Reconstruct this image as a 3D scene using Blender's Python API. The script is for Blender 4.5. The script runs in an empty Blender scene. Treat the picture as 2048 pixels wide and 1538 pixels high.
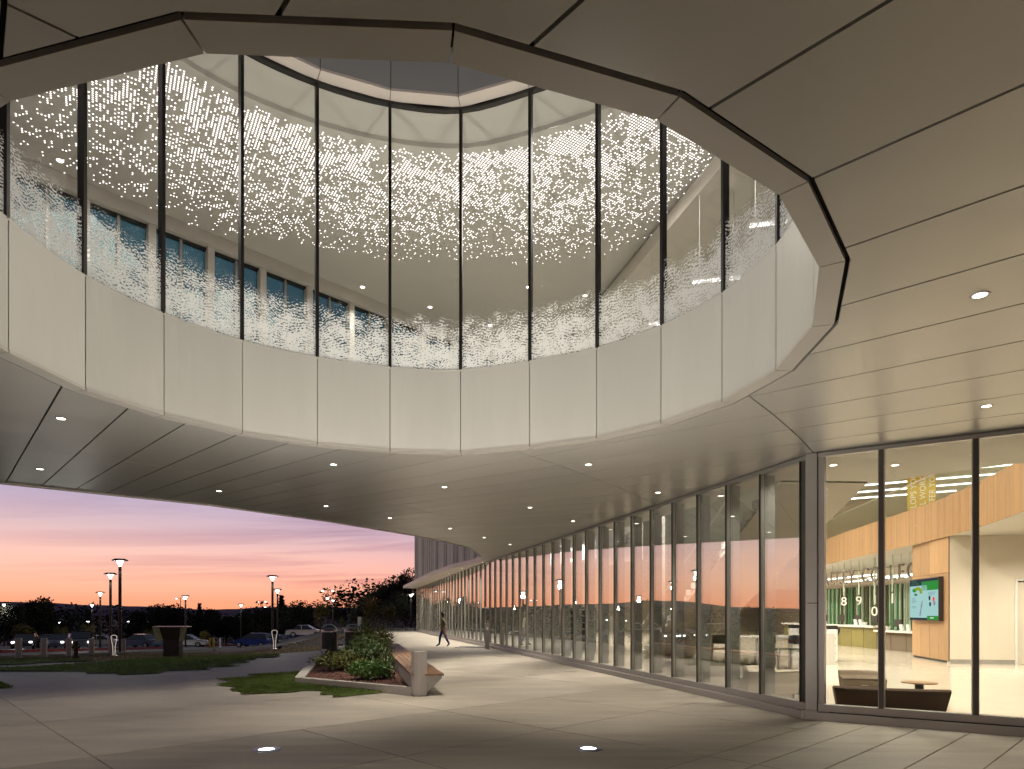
import bpy, bmesh, math, random
from mathutils import Vector, Matrix
random.seed(7)
R = math.radians
SC = bpy.context.scene
COL = SC.collection

# ------------------------------------------------------------------ camera
F, HOR, CX, CAM = 1320.0, 1225.0, 1024.0, 1.7      # focal (px of the 2048 photograph), horizon row, centre column, eye height
cam_d = bpy.data.cameras.new('camera')
cam = bpy.data.objects.new('camera', cam_d); COL.objects.link(cam)
cam.location = (0, 0, CAM); cam.rotation_euler = (R(90), 0, 0)
cam_d.sensor_width = 36.0; cam_d.lens = F / 2048 * 36.0
cam_d.shift_y = (HOR - 769.0) / 2048.0
cam_d.clip_start = 0.05; cam_d.clip_end = 12000
SC.camera = cam

# ------------------------------------------------------------------ world: clear dusk sky after sunset
SC.world = bpy.data.worlds.new('World'); SC.world.use_nodes = True
wt = SC.world.node_tree; wn = wt.nodes; wl = wt.links
for n in list(wn): wn.remove(n)
def W(t, **k):
    n = wn.new(t)
    for a, b in k.items(): setattr(n, a, b)
    return n
def wmath(op, a, b=None, clamp=False):
    n = W('ShaderNodeMath', operation=op, use_clamp=clamp)
    for i, v in enumerate((a, b)):
        if v is None: continue
        if isinstance(v, (int, float)): n.inputs[i].default_value = v
        else: wl.new(v, n.inputs[i])
    return n.outputs[0]
def ramp_fill(r, stops):
    el = r.color_ramp.elements
    while len(el) > 1: el.remove(el[-1])
    el[0].position = stops[0][0]; el[0].color = (*stops[0][1], 1)
    for p, c in stops[1:]:
        e = el.new(p); e.color = (*c, 1)
tc = W('ShaderNodeTexCoord'); nrm = W('ShaderNodeVectorMath', operation='NORMALIZE')
wl.new(tc.outputs['Generated'], nrm.inputs[0])
sep = W('ShaderNodeSeparateXYZ'); wl.new(nrm.outputs[0], sep.inputs[0])
zz = wmath('MAXIMUM', sep.outputs[2], 0.0)
elev = wmath('POWER', zz, 0.5)          # more room for the low sky
west = W('ShaderNodeVectorMath', operation='DOT_PRODUCT'); wl.new(nrm.outputs[0], west.inputs[0]); west.inputs[1].default_value = (-0.70, 0.71, 0.0)
glow = W('ShaderNodeMapRange'); wl.new(west.outputs['Value'], glow.inputs[0]); glow.inputs[1].default_value = 0.55; glow.inputs[2].default_value = 1.0
rA = W('ShaderNodeValToRGB'); wl.new(elev, rA.inputs[0])   # towards the set sun
s_ = lambda z: z ** 0.5
ramp_fill(rA, [(0.0, (1.0, .36, .15)), (s_(.015), (1.0, .38, .21)), (s_(.045), (1.0, .51, .35)), (s_(.08), (.92, .55, .46)), (s_(.115), (.68, .48, .50)),
               (s_(.155), (.50, .41, .54)), (s_(.22), (.26, .26, .38)), (s_(.35), (.10, .115, .17)), (s_(.6), (.075, .085, .12)), (1.0, (.065, .072, .10))])
rB = W('ShaderNodeValToRGB'); wl.new(elev, rB.inputs[0])   # away from it
ramp_fill(rB, [(0.0, (1.0, .32, .18)), (s_(.02), (1.0, .36, .24)), (s_(.05), (.95, .38, .30)), (s_(.08), (.72, .37, .40)), (s_(.115), (.48, .33, .46)), (s_(.155), (.37, .32, .50)), (s_(.22), (.21, .22, .36)), (s_(.35), (.10, .115, .17)), (1.0, (.065, .072, .10))])
mx = W('ShaderNodeMix', data_type='RGBA'); wl.new(glow.outputs[0], mx.inputs[0]); wl.new(rB.outputs[0], mx.inputs[6]); wl.new(rA.outputs[0], mx.inputs[7])
# streaky cirrus: project the direction on a flat cloud deck
den = wmath('ADD', zz, 0.06)
cx_ = wmath('DIVIDE', sep.outputs[0], den); cy_ = wmath('DIVIDE', sep.outputs[1], den)
cmb = W('ShaderNodeCombineXYZ'); wl.new(wmath('MULTIPLY', cx_, 0.16), cmb.inputs[0]); wl.new(wmath('MULTIPLY', cy_, 0.55), cmb.inputs[1])
nz = W('ShaderNodeTexNoise'); nz.inputs['Scale'].default_value = 1.35; nz.inputs['Detail'].default_value = 8; nz.inputs['Roughness'].default_value = 0.6; nz.inputs['Distortion'].default_value = 0.5
wl.new(cmb.outputs[0], nz.inputs['Vector'])
cl = W('ShaderNodeMapRange'); wl.new(nz.outputs[0], cl.inputs[0]); cl.inputs[1].default_value = 0.47; cl.inputs[2].default_value = 0.66
lowfade = W('ShaderNodeMapRange'); wl.new(zz, lowfade.inputs[0]); lowfade.inputs[1].default_value = 0.015; lowfade.inputs[2].default_value = 0.06
right = W('ShaderNodeMapRange'); wl.new(sep.outputs[0], right.inputs[0]); right.inputs[1].default_value = -0.62; right.inputs[2].default_value = -0.25; right.inputs[3].default_value = 0.25; right.inputs[4].default_value = 1.0
cf = wmath('MULTIPLY', wmath('MULTIPLY', cl.outputs[0], lowfade.outputs[0]), right.outputs[0])
mc = W('ShaderNodeMix', data_type='RGBA', blend_type='MULTIPLY'); wl.new(cf, mc.inputs[0]); wl.new(mx.outputs[2], mc.inputs[6]); mc.inputs[7].default_value = (.62, .51, .64, 1)
east = W('ShaderNodeMapRange'); wl.new(west.outputs['Value'], east.inputs[0]); east.inputs[1].default_value = -0.6; east.inputs[2].default_value = 0.5; east.inputs[3].default_value = 0.35; east.inputs[4].default_value = 1.12
bg = W('ShaderNodeBackground'); wl.new(mc.outputs[2], bg.inputs[0]); wl.new(east.outputs[0], bg.inputs[1])
wo = W('ShaderNodeOutputWorld'); wl.new(bg.outputs[0], wo.inputs[0])

SC.view_settings.view_transform = 'Standard'; SC.view_settings.look = 'None'
SC.view_settings.exposure = 0.0; SC.view_settings.gamma = 1.0
SC.render.engine = 'CYCLES'
cy = SC.cycles
cy.use_denoising = True
try: cy.denoiser = 'OPENIMAGEDENOISE'
except Exception: pass
cy.max_bounces = 7; cy.diffuse_bounces = 3; cy.glossy_bounces = 4; cy.transmission_bounces = 4; cy.transparent_max_bounces = 24
cy.sample_clamp_indirect = 4.0; cy.caustics_reflective = False; cy.caustics_refractive = False
cy.use_light_tree = True

# lamp powers in one place
PW_DOWN, PW_UP, PW_LOBBY, PW_UPPER = 560.0, 960.0, 72.0, 108.0

# ------------------------------------------------------------------ helpers
def P2(px, py, z=0.0):
    """plan point at height z behind photograph pixel (px, py)"""
    Y = (CAM - z) * F / (py - HOR)
    return ((px - CX) / F * Y, Y)
FU = (-0.2625, 0.965)                     # the long facade runs along this
C0 = (4.83, 10.58)                        # its near corner
def ulat(x, y): return (x - C0[0]) * -0.965 + (y - C0[1]) * -0.2625
def smooth(t):
    t = max(0.0, min(1.0, t)); return t * t * (3 - 2 * t)
def zg(x, y):
    return -0.042 * max(0.0, min(y, 260) - 22.0) * smooth((ulat(x, y) - 7.0) / 7.0)
def GT(px, py):
    """plan point on the terrain seen at a pixel"""
    dx, dz = (px - CX) / F, -(py - HOR) / F
    Y, st = 4.0, 0.1
    while Y < 400:
        if CAM + dz * Y <= zg(dx * Y, Y): break
        Y += st
    return (dx * Y, Y)

def tag(o, label=None, cat=None, group=None, kind=None):
    if label: o['label'] = label
    if cat: o['category'] = cat
    if group: o['group'] = group
    if kind: o['kind'] = kind
    return o
def link(name, me, mat=None, parent=None, loc=None):
    o = bpy.data.objects.new(name, me); COL.objects.link(o)
    if mat is not None and me is not None and not me.materials: me.materials.append(mat)
    if parent: o.parent = parent
    if loc is not None: o.location = loc
    return o
def empty(name, label, cat, loc=(0, 0, 0), rz=0.0, group=None):
    o = bpy.data.objects.new(name, None); COL.objects.link(o)
    o.location = loc; o.rotation_euler = (0, 0, rz); o.empty_display_size = 0.1
    return tag(o, label, cat, group)
def struct(o): o['kind'] = 'structure'; return o
def copy_tree(o, parent=None):
    c = o.copy(); COL.objects.link(c); c.parent = parent
    for ch in list(o.children): copy_tree(ch, c)
    return c

class MB:
    def __init__(s): s.v, s.f, s.mi, s.cur = [], [], [], 0
    def quad(s, *p):
        b = len(s.v); s.v += [tuple(q) for q in p]; s.f.append(tuple(range(b, b + len(p)))); s.mi.append(s.cur); return s
    def grid(s, rows, closed=False):
        b = len(s.v); n = len(rows[0])
        for r in rows: s.v += [tuple(q) for q in r]
        for i in range(len(rows) - 1):
            for j in range(n if closed else n - 1):
                k = (j + 1) % n
                s.f.append((b + i * n + j, b + i * n + k, b + (i + 1) * n + k, b + (i + 1) * n + j)); s.mi.append(s.cur)
        return s
    def box(s, c, d, rz=0.0, rx=0.0, ry=0.0):
        M = Matrix.Translation(c) @ Matrix.Rotation(rz, 4, 'Z') @ Matrix.Rotation(ry, 4, 'Y') @ Matrix.Rotation(rx, 4, 'X')
        b = len(s.v)
        for x in (-.5, .5):
            for y in (-.5, .5):
                for z in (-.5, .5): s.v.append(tuple(M @ Vector((x * d[0], y * d[1], z * d[2]))))
        for q in ((0, 1, 3, 2), (4, 6, 7, 5), (0, 4, 5, 1), (2, 3, 7, 6), (0, 2, 6, 4), (1, 5, 7, 3)):
            s.f.append(tuple(b + i for i in q)); s.mi.append(s.cur)
        return s
    def prism(s, poly, z0, z1, poly2=None):
        """vertical prism over a plan polygon (counter-clockwise); poly2 = other outline at the top"""
        b = len(s.v); n = len(poly); p2 = poly2 or poly
        s.v += [(x, y, z0) for x, y in poly] + [(x, y, z1) for x, y in p2]
        s.f.append(tuple(b + i for i in reversed(range(n)))); s.f.append(tuple(b + n + i for i in range(n)))
        s.mi += [s.cur] * 2
        for i in range(n):
            j = (i + 1) % n; s.f.append((b + i, b + j, b + n + j, b + n + i)); s.mi.append(s.cur)
        return s
    def tube(s, pts, r, n=8, caps=True):
        pts = [Vector(p) for p in pts]; rr = r if isinstance(r, (list, tuple)) else [r] * len(pts)
        rows = []
        for i, p in enumerate(pts):
            t = (pts[min(i + 1, len(pts) - 1)] - pts[max(i - 1, 0)]).normalized()
            a = Vector((0, 0, 1)) if abs(t.z) < .9 else Vector((1, 0, 0))
            u = t.cross(a).normalized(); w = t.cross(u)
            rows.append([tuple(p + (u * math.cos(2 * math.pi * k / n) + w * math.sin(2 * math.pi * k / n)) * rr[i]) for k in range(n)])
        b = len(s.v); s.grid(rows, True)
        if caps:
            s.f.append(tuple(b + k for k in range(n))); e = b + (len(pts) - 1) * n
            s.f.append(tuple(e + k for k in reversed(range(n)))); s.mi += [s.cur] * 2
        return s
    def lathe(s, prof, n=20, c=(0, 0, 0), sx=1.0, sy=1.0):
        rows = [[(c[0] + r * sx * math.cos(2 * math.pi * k / n), c[1] + r * sy * math.sin(2 * math.pi * k / n), c[2] + z) for k in range(n)] for r, z in prof]
        return s.grid(rows, True)
    def mesh(s, name, smooth_=False):
        me = bpy.data.meshes.new(name); me.from_pydata(s.v, [], s.f); me.update()
        if any(s.mi): me.polygons.foreach_set('material_index', s.mi)
        if smooth_: me.polygons.foreach_set('use_smooth', [True] * len(me.polygons))
        return me
    def build(s, name, mat, parent=None, loc=None, smooth_=False, bevel=0.0, fix=True):
        me = s.mesh(name, smooth_)
        if fix or bevel:
            bm = bmesh.new(); bm.from_mesh(me)
            if fix: bmesh.ops.recalc_face_normals(bm, faces=bm.faces)
            if bevel:
                bmesh.ops.bevel(bm, geom=[e for e in bm.edges if len(e.link_faces) == 2 and e.calc_face_angle(0) > .5], offset=bevel, segments=2, affect='EDGES', profile=.5)
            bm.to_mesh(me); bm.free()
        for m in (mat if isinstance(mat, (list, tuple)) else [mat]): me.materials.append(m)
        return link(name, me, None, parent, loc)

def fill(outer, holes=(), z=0.0):
    """flat bmesh over a polygon with holes"""
    bm = bmesh.new()
    for lp in [outer, *holes]:
        vs = [bm.verts.new((x, y, z)) for x, y in lp]
        for i in range(len(vs)): bm.edges.new((vs[i], vs[(i + 1) % len(vs)]))
    bmesh.ops.triangle_fill(bm, use_beauty=True, use_dissolve=False, edges=bm.edges[:])
    bmesh.ops.recalc_face_normals(bm, faces=bm.faces)
    return bm
def bm_obj(bm, name, mat, parent=None, thick=0.0, up=True):
    if thick:
        for f in bm.faces:
            if (f.normal.z > 0) == up: f.normal_flip()      # the starting face looks away from the extrusion
        r = bmesh.ops.extrude_face_region(bm, geom=bm.faces[:])
        bmesh.ops.translate(bm, vec=(0, 0, thick if up else -thick), verts=[g for g in r['geom'] if isinstance(g, bmesh.types.BMVert)])
        bmesh.ops.recalc_face_normals(bm, faces=bm.faces)
    me = bpy.data.meshes.new(name); bm.to_mesh(me); bm.free(); me.materials.append(mat)
    return link(name, me, None, parent)
def sheet(name, poly, mat, dz, step=3.0, parent=None):
    """polygon laid on the terrain dz above it"""
    bm = fill(poly)
    xs = [p[0] for p in poly]; ys = [p[1] for p in poly]
    for ax, lo, hi in ((0, min(xs), max(xs)), (1, min(ys), max(ys))):
        k = math.floor(lo / step) * step + step
        while k < hi:
            co = [0, 0, 0]; co[ax] = k; no = [0, 0, 0]; no[ax] = 1
            bmesh.ops.bisect_plane(bm, geom=bm.verts[:] + bm.edges[:] + bm.faces[:], plane_co=co, plane_no=no); k += step
    for v in bm.verts: v.co.z = zg(v.co.x, v.co.y) + dz
    for f in bm.faces:
        f.normal_update()
        if f.normal.z < 0: f.normal_flip()
    return bm_obj(bm, name, mat, parent)
def inside(poly, x, y):
    c = False; j = len(poly) - 1
    for i in range(len(poly)):
        (xi, yi), (xj, yj) = poly[i], poly[j]
        if (yi > y) != (yj > y) and x < (xj - xi) * (y - yi) / (yj - yi) + xi: c = not c
        j = i
    return c
def offset(poly, d):
    """outward offset of a counter-clockwise plan polygon"""
    n = len(poly); out = []
    for i in range(n):
        a, b, c = Vector(poly[i - 1]), Vector(poly[i]), Vector(poly[(i + 1) % n])
        e1, e2 = (b - a).normalized(), (c - b).normalized()
        n1, n2 = Vector((e1.y, -e1.x)), Vector((e2.y, -e2.x))
        m = (n1 + n2).normalized(); out.append(tuple(b + m * (d / max(.4, m.dot(n1)))))
    return out

# ------------------------------------------------------------------ materials
class Mat:
    def __init__(s, name):
        s.m = bpy.data.materials.new(name); s.m.use_nodes = True; s.t = s.m.node_tree; s.n = s.t.nodes; s.l = s.t.links
        s.b = s.n['Principled BSDF']; s.out = s.n['Material Output']
    def node(s, t, **k):
        n = s.n.new(t)
        for a, b in k.items(): setattr(n, a, b)
        return n
    def coord(s, kind='Object', scale=(1, 1, 1)):
        c = s.node('ShaderNodeTexCoord'); m = s.node('ShaderNodeMapping'); m.inputs['Scale'].default_value = scale
        s.l.new(c.outputs[kind], m.inputs[0]); return m.outputs[0]
def pbr(name, col, rough=.5, metal=0.0, var=0.0, vscale=2.0, stretch=(1, 1, 1), bump=0.0, bscale=40.0, spec=.5, rvar=0.0, objvar=0.0, coat=0.0, sub=0.0, world=True, fine=0.0, wave=0.0, rot=0.0):
    M = Mat(name); b = M.b
    b.inputs['Roughness'].default_value = rough; b.inputs['Metallic'].default_value = metal
    b.inputs['Specular IOR Level'].default_value = spec; b.inputs['Base Color'].default_value = (*col, 1)
    if coat: b.inputs['Coat Weight'].default_value = coat
    src = None
    if var or bump or rvar:
        if world:
            g = M.node('ShaderNodeNewGeometry'); mp = M.node('ShaderNodeMapping'); mp.inputs['Scale'].default_value = stretch; mp.inputs['Rotation'].default_value = (0, 0, rot)
            M.l.new(g.outputs['Position'], mp.inputs[0]); co = mp.outputs[0]
        else: co = M.coord('Object', stretch)
        nz = M.node('ShaderNodeTexNoise'); nz.inputs['Scale'].default_value = vscale; nz.inputs['Detail'].default_value = 7; nz.inputs['Roughness'].default_value = .62
        M.l.new(co, nz.inputs['Vector'])
        if var:
            mr = M.node('ShaderNodeMapRange'); M.l.new(nz.outputs[0], mr.inputs[0]); mr.inputs[1].default_value = .28; mr.inputs[2].default_value = .72
            mr.inputs[3].default_value = 1 - var; mr.inputs[4].default_value = 1 + var
            val = mr.outputs[0]
            if fine:
                n2 = M.node('ShaderNodeTexNoise'); n2.inputs['Scale'].default_value = bscale; n2.inputs['Detail'].default_value = 3; M.l.new(co, n2.inputs['Vector'])
                m2 = M.node('ShaderNodeMapRange'); M.l.new(n2.outputs[0], m2.inputs[0]); m2.inputs[1].default_value = .3; m2.inputs[2].default_value = .7; m2.inputs[3].default_value = 1 - fine; m2.inputs[4].default_value = 1 + fine
                mm = M.node('ShaderNodeMath', operation='MULTIPLY'); M.l.new(val, mm.inputs[0]); M.l.new(m2.outputs[0], mm.inputs[1]); val = mm.outputs[0]
            src = val
        if rvar:
            mr = M.node('ShaderNodeMapRange'); M.l.new(nz.outputs[0], mr.inputs[0]); mr.inputs[1].default_value = .3; mr.inputs[2].default_value = .7
            mr.inputs[3].default_value = rough - rvar; mr.inputs[4].default_value = rough + rvar; M.l.new(mr.outputs[0], b.inputs['Roughness'])
        if bump:
            n3 = M.node('ShaderNodeTexNoise'); n3.inputs['Scale'].default_value = bscale; n3.inputs['Detail'].default_value = 4; M.l.new(co, n3.inputs['Vector'])
            bp = M.node('ShaderNodeBump'); bp.inputs['Strength'].default_value = bump; bp.inputs['Distance'].default_value = .01; M.l.new(n3.outputs[0], bp.inputs['Height']); M.l.new(bp.outputs[0], b.inputs['Normal'])
    if wave:                                    # slight oil-canning of sheet metal
        g = M.node('ShaderNodeNewGeometry'); n4 = M.node('ShaderNodeTexNoise'); n4.inputs['Scale'].default_value = 1.1; n4.inputs['Detail'].default_value = 1; M.l.new(g.outputs['Position'], n4.inputs['Vector'])
        bp = M.node('ShaderNodeBump'); bp.inputs['Strength'].default_value = 1.0; bp.inputs['Distance'].default_value = wave * .35; M.l.new(n4.outputs[0], bp.inputs['Height']); M.l.new(bp.outputs[0], b.inputs['Normal'])
    if objvar:
        oi = M.node('ShaderNodeObjectInfo'); mr = M.node('ShaderNodeMapRange'); M.l.new(oi.outputs['Random'], mr.inputs[0]); mr.inputs[3].default_value = 1 - objvar; mr.inputs[4].default_value = 1 + objvar
        if src is None: src = mr.outputs[0]
        else:
            mm = M.node('ShaderNodeMath', operation='MULTIPLY'); M.l.new(src, mm.inputs[0]); M.l.new(mr.outputs[0], mm.inputs[1]); src = mm.outputs[0]
    if src is not None:
        vm = M.node('ShaderNodeVectorMath', operation='SCALE'); vm.inputs[0].default_value = col; M.l.new(src, vm.inputs['Scale']); M.l.new(vm.outputs[0], b.inputs['Base Color'])
    return M.m
def glow_mat(name, col, strength, sampled=False):
    M = Mat(name); M.n.remove(M.b); e = M.node('ShaderNodeEmission'); e.inputs[0].default_value = (*col, 1); e.inputs[1].default_value = strength
    M.l.new(e.outputs[0], M.out.inputs[0])
    M.m.cycles.emission_sampling = 'AUTO' if sampled else 'NONE'
    return M.m
def glass_mat(name, tint, base, gain, ior=1.5, rough=0.0, wobble=0.0):
    """thin coated pane: straight see-through plus a mirror that grows towards grazing"""
    M = Mat(name); M.n.remove(M.b)
    t = M.node('ShaderNodeBsdfTransparent'); t.inputs[0].default_value = (*tint, 1)
    g = M.node('ShaderNodeBsdfGlossy'); g.inputs[0].default_value = (.96, .97, .96, 1); g.inputs['Roughness'].default_value = rough
    ge = M.node('ShaderNodeNewGeometry'); dt = M.node('ShaderNodeVectorMath', operation='DOT_PRODUCT'); M.l.new(ge.outputs['Incoming'], dt.inputs[0]); M.l.new(ge.outputs['True Normal'], dt.inputs[1])
    ab = M.node('ShaderNodeMath', operation='ABSOLUTE'); M.l.new(dt.outputs['Value'], ab.inputs[0]); iv = M.node('ShaderNodeMath', operation='SUBTRACT'); iv.inputs[0].default_value = 1.0; M.l.new(ab.outputs[0], iv.inputs[1])
    pw_ = M.node('ShaderNodeMath', operation='POWER'); M.l.new(iv.outputs[0], pw_.inputs[0]); pw_.inputs[1].default_value = 4.0
    a = M.node('ShaderNodeMath', operation='MULTIPLY_ADD', use_clamp=True); M.l.new(pw_.outputs[0], a.inputs[0]); a.inputs[1].default_value = gain; a.inputs[2].default_value = base
    if wobble:
        nz = M.node('ShaderNodeTexNoise'); nz.inputs['Scale'].default_value = .9; M.l.new(M.coord('Object'), nz.inputs['Vector'])
        bp = M.node('ShaderNodeBump'); bp.inputs['Strength'].default_value = wobble; bp.inputs['Distance'].default_value = .01; M.l.new(nz.outputs[0], bp.inputs['Height']); M.l.new(bp.outputs[0], g.inputs['Normal'])
    mix = M.node('ShaderNodeMixShader'); M.l.new(a.outputs[0], mix.inputs[0]); M.l.new(t.outputs[0], mix.inputs[1]); M.l.new(g.outputs[0], mix.inputs[2])
    M.l.new(mix.outputs[0], M.out.inputs[0]); return M.m

m = {}
m['soffit'] = pbr('satin_metal_panel', (.52, .495, .455), .34, .50, var=.035, vscale=.6, objvar=.05, wave=.035)
m['flange'] = pbr('satin_metal_trim', (.52, .485, .44), .42, .35, var=.03, vscale=1.0, objvar=.03)
m['fascia'] = pbr('painted_metal_fascia', (.57, .55, .50), .48, .15, var=.03, vscale=1.2, stretch=(2, 2, .4), objvar=.04)
m['parapet'] = pbr('grey_metal_parapet', (.34, .34, .34), .5, .2, var=.05, vscale=.8, objvar=.05)
m['void'] = pbr('black_joint', (.012, .011, .010), .8)
m['black'] = pbr('black_aluminium', (.014, .013, .012), .42, .2)
m['mull'] = pbr('bronze_grey_aluminium', (.33, .315, .29), .38, .4, var=.04)
m['fin'] = pbr('grey_mullion', (.27, .27, .24), .42, .3, var=.04)
m['cap'] = pbr('dark_bronze_cap', (.085, .08, .07), .4, .4)
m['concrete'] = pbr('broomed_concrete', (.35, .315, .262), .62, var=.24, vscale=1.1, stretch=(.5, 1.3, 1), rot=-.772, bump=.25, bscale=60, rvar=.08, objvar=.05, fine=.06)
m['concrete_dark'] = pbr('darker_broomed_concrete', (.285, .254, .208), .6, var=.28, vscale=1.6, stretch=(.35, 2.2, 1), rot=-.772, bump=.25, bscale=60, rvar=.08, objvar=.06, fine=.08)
m['concrete2'] = pbr('cast_concrete', (.36, .335, .30), .7, var=.12, vscale=2.5, bump=.2, bscale=35, fine=.06)
m['bollard'] = pbr('painted_steel_bollard', (.42, .385, .35), .5, .1, var=.05, vscale=4)
m['grass'] = pbr('lawn', (.095, .135, .022), .85, var=.45, vscale=1.3, bump=.6, bscale=55, fine=.35)
m['blade'] = pbr('grass_blade', (.115, .17, .03), .7, var=.5, vscale=3)
m['dry'] = pbr('dry_grass', (.17, .12, .04), .9, var=.5, vscale=.7, bump=.5, bscale=18, fine=.35)
m['earth'] = pbr('dark_ground', (.05, .045, .04), .9, var=.4, vscale=.12, fine=.3, bscale=3)
m['asphalt'] = pbr('asphalt', (.055, .055, .065), .75, var=.25, vscale=.5, bump=.3, bscale=25)
m['paint'] = pbr('road_paint', (.7, .7, .66), .7, var=.15, vscale=3)
m['kerb'] = pbr('kerb', (.30, .28, .25), .8, var=.15)
m['redkerb'] = pbr('red_kerb', (.22, .03, .025), .7, var=.25)
m['mulch'] = pbr('bark_mulch', (.07, .024, .014), .95, var=.6, vscale=14, bump=1.0, bscale=45, fine=.5)
m['ipe'] = pbr('hardwood_slat', (.22, .125, .065), .5, var=.28, vscale=3.5, stretch=(6, .8, 6), objvar=.12)
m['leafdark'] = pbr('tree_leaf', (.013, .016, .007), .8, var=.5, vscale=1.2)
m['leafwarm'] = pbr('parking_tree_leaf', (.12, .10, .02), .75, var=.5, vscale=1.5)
m['bark'] = pbr('bark', (.045, .035, .028), .9, var=.3, vscale=4)
m['shrub'] = pbr('shrub_leaf', (.085, .095, .018), .55, var=.55, vscale=6)
m['shrub2'] = pbr('fern_leaf', (.085, .17, .030), .5, var=.45, vscale=7)
m['shrub3'] = pbr('green_shrub_leaf', (.045, .085, .02), .55, var=.55, vscale=6)
m['strap'] = pbr('strap_leaf', (.10, .14, .055), .45, var=.4, vscale=6)
m['stem'] = pbr('plant_stem', (.10, .08, .035), .8)
m['hill'] = pbr('hazed_hill', (.135, .085, .15), .95, var=.1, vscale=.002)  # distance haze is put into the base colour as purple
m['pole'] = pbr('dark_pole', (.035, .028, .026), .5, .3)
m['steel'] = pbr('brushed_steel', (.55, .55, .54), .3, .9, var=.08, vscale=4)
m['can'] = pbr('perforated_dark_steel', (.07, .075, .07), .5, .4, var=.2, vscale=6)
m['kiosk'] = pbr('dark_bronze_panel', (.035, .030, .022), .5, .2, var=.2)
m['kioskside'] = pbr('olive_metal', (.28, .30, .18), .5, .1)
m['tyre'] = pbr('tyre', (.012, .012, .013), .8)
m['carglass'] = pbr('car_window', (.02, .025, .03), .06, spec=.8)
m['white'] = pbr('white_paint', (.78, .76, .72), .5, var=.03)
m['plaster'] = pbr('warm_white_plaster', (.68, .61, .50), .7, var=.03, vscale=1)
m['ceil'] = pbr('white_gypsum', (.60, .57, .50), .8, var=.02, vscale=.7)
m['ceil2'] = pbr('gypsum_soffit', (.58, .565, .525), .75, var=.02, vscale=.7)
m['floor'] = pbr('polished_terrazzo', (.49, .43, .35), .16, var=.05, vscale=1.5, fine=.06, bscale=120, spec=.5)
m['floor2'] = pbr('upper_carpet', (.52, .50, .45), .9, var=.1)
m['oak'] = pbr('oak_veneer', (.32, .19, .095), .45, var=.25, vscale=3.0, stretch=(14, 14, .6), objvar=.15)
m['darkwall'] = pbr('dark_grey_wall', (.075, .08, .06), .7, var=.05)
m['stairside'] = pbr('stair_soffit_paint', (.56, .52, .43), .7, var=.02)
m['sofa_brown'] = pbr('brown_wool', (.055, .029, .015), .9, var=.15, vscale=40, bump=.3, bscale=300)
m['sofa_taupe'] = pbr('taupe_wool', (.14, .105, .070), .9, var=.12, vscale=40, bump=.3, bscale=300)
m['sofa_cream'] = pbr('cream_wool', (.60, .54, .43), .9, var=.1, vscale=40, bump=.3, bscale=300)
m['counter'] = pbr('olive_lacquer', (.17, .145, .045), .35, var=.12, vscale=2, stretch=(3, 3, .5), objvar=.18)
m['top'] = pbr('white_solid_surface', (.70, .67, .60), .3)
m['darkplastic'] = pbr('dark_plastic', (.018, .018, .02), .4)
m['chairblack'] = pbr('black_seat', (.02, .019, .02), .6)
m['potplant'] = pbr('pot_plant_leaf', (.06, .16, .03), .5, var=.4, vscale=9)
m['petal'] = pbr('orchid_petal', (.55, .12, .22), .6, var=.3, vscale=20)
m['letter'] = pbr('grey_letter', (.17, .15, .14), .5, .2)
m['gold'] = pbr('mustard_banner', (.52, .33, .03), .7, var=.05)
m['uwall'] = pbr('ribbed_steel_cladding', (.58, .60, .50), .6, .0, var=.06, vscale=1, objvar=.22)
m['canopy'] = pbr('canopy_metal', (.62, .56, .51), .5, .1, var=.03)
m['green1'] = pbr('green_glass_fin', (.02, .13, .055), .12, spec=.6, objvar=.5)
m['green2'] = pbr('dark_green_glass_fin', (.025, .045, .02), .15, spec=.6, objvar=.5)
m['finwhite'] = pbr('pale_green_fin', (.55, .66, .52), .3)
m['skin'] = pbr('skin', (.40, .22, .15), .5)
m['jacket'] = pbr('olive_jacket', (.20, .155, .085), .85, var=.2, vscale=15)
m['shirt'] = pbr('cream_shirt', (.55, .48, .30), .8)
m['jeans'] = pbr('blue_jeans', (.02, .035, .13), .8, var=.15, vscale=20)
m['hair'] = pbr('dark_hair', (.03, .016, .010), .5)
m['shoe'] = pbr('dark_shoe', (.015, .014, .013), .5)
m['glass_l'] = glass_mat('facade_glass', (.98, .985, .97), .37, .63)
m['glass_r'] = glass_mat('clear_facade_glass', (.96, .97, .94), .015, .5)
m['glass_d'] = glass_mat('drum_glass', (.94, .945, .94), .012, .35, wobble=.04)
m['glass_w'] = glass_mat('clerestory_glass', (.50, .80, .78), .05, .6)
m['glass_i'] = glass_mat('rail_glass', (.94, .97, .94), .02, .5)
m['lamp_warm'] = glow_mat('downlight_lens', (1.0, .90, .74), 9.0)
m['lamp_white'] = glow_mat('lamp_lens', (1.0, .96, .90), 7.0)
m['led'] = glow_mat('linear_led', (1.0, .97, .90), 5.0)
m['uplens'] = glow_mat('uplight_lens', (.97, .97, 1.0), 7.0)
m['uprim'] = pbr('uplight_rim', (.16, .17, .22), .35, .7)
m['dot'] = glow_mat('backlit_perforation', (1.0, .89, .87), 4.2)
m['headlamp'] = glow_mat('headlamp', (1.0, .98, .93), 9.0)
m['taillamp'] = glow_mat('tail_lamp', (1.0, .04, .02), 1.2)
m['welcome'] = glow_mat('lit_letter', (1.0, .97, .90), 6.0)
m['vlight'] = glow_mat('lit_strip', (1.0, .86, .74), .55)
m['screen_l'] = glow_mat('screen_pale_blue', (.46, .78, .80), .85)
m['screen_d'] = glow_mat('screen_navy', (.03, .05, .08), .8)
m['screen_g'] = glow_mat('screen_green', (.03, .36, .06), .8)
m['screen_y'] = glow_mat('screen_yellow_green', (.36, .50, .04), .8)
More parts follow.
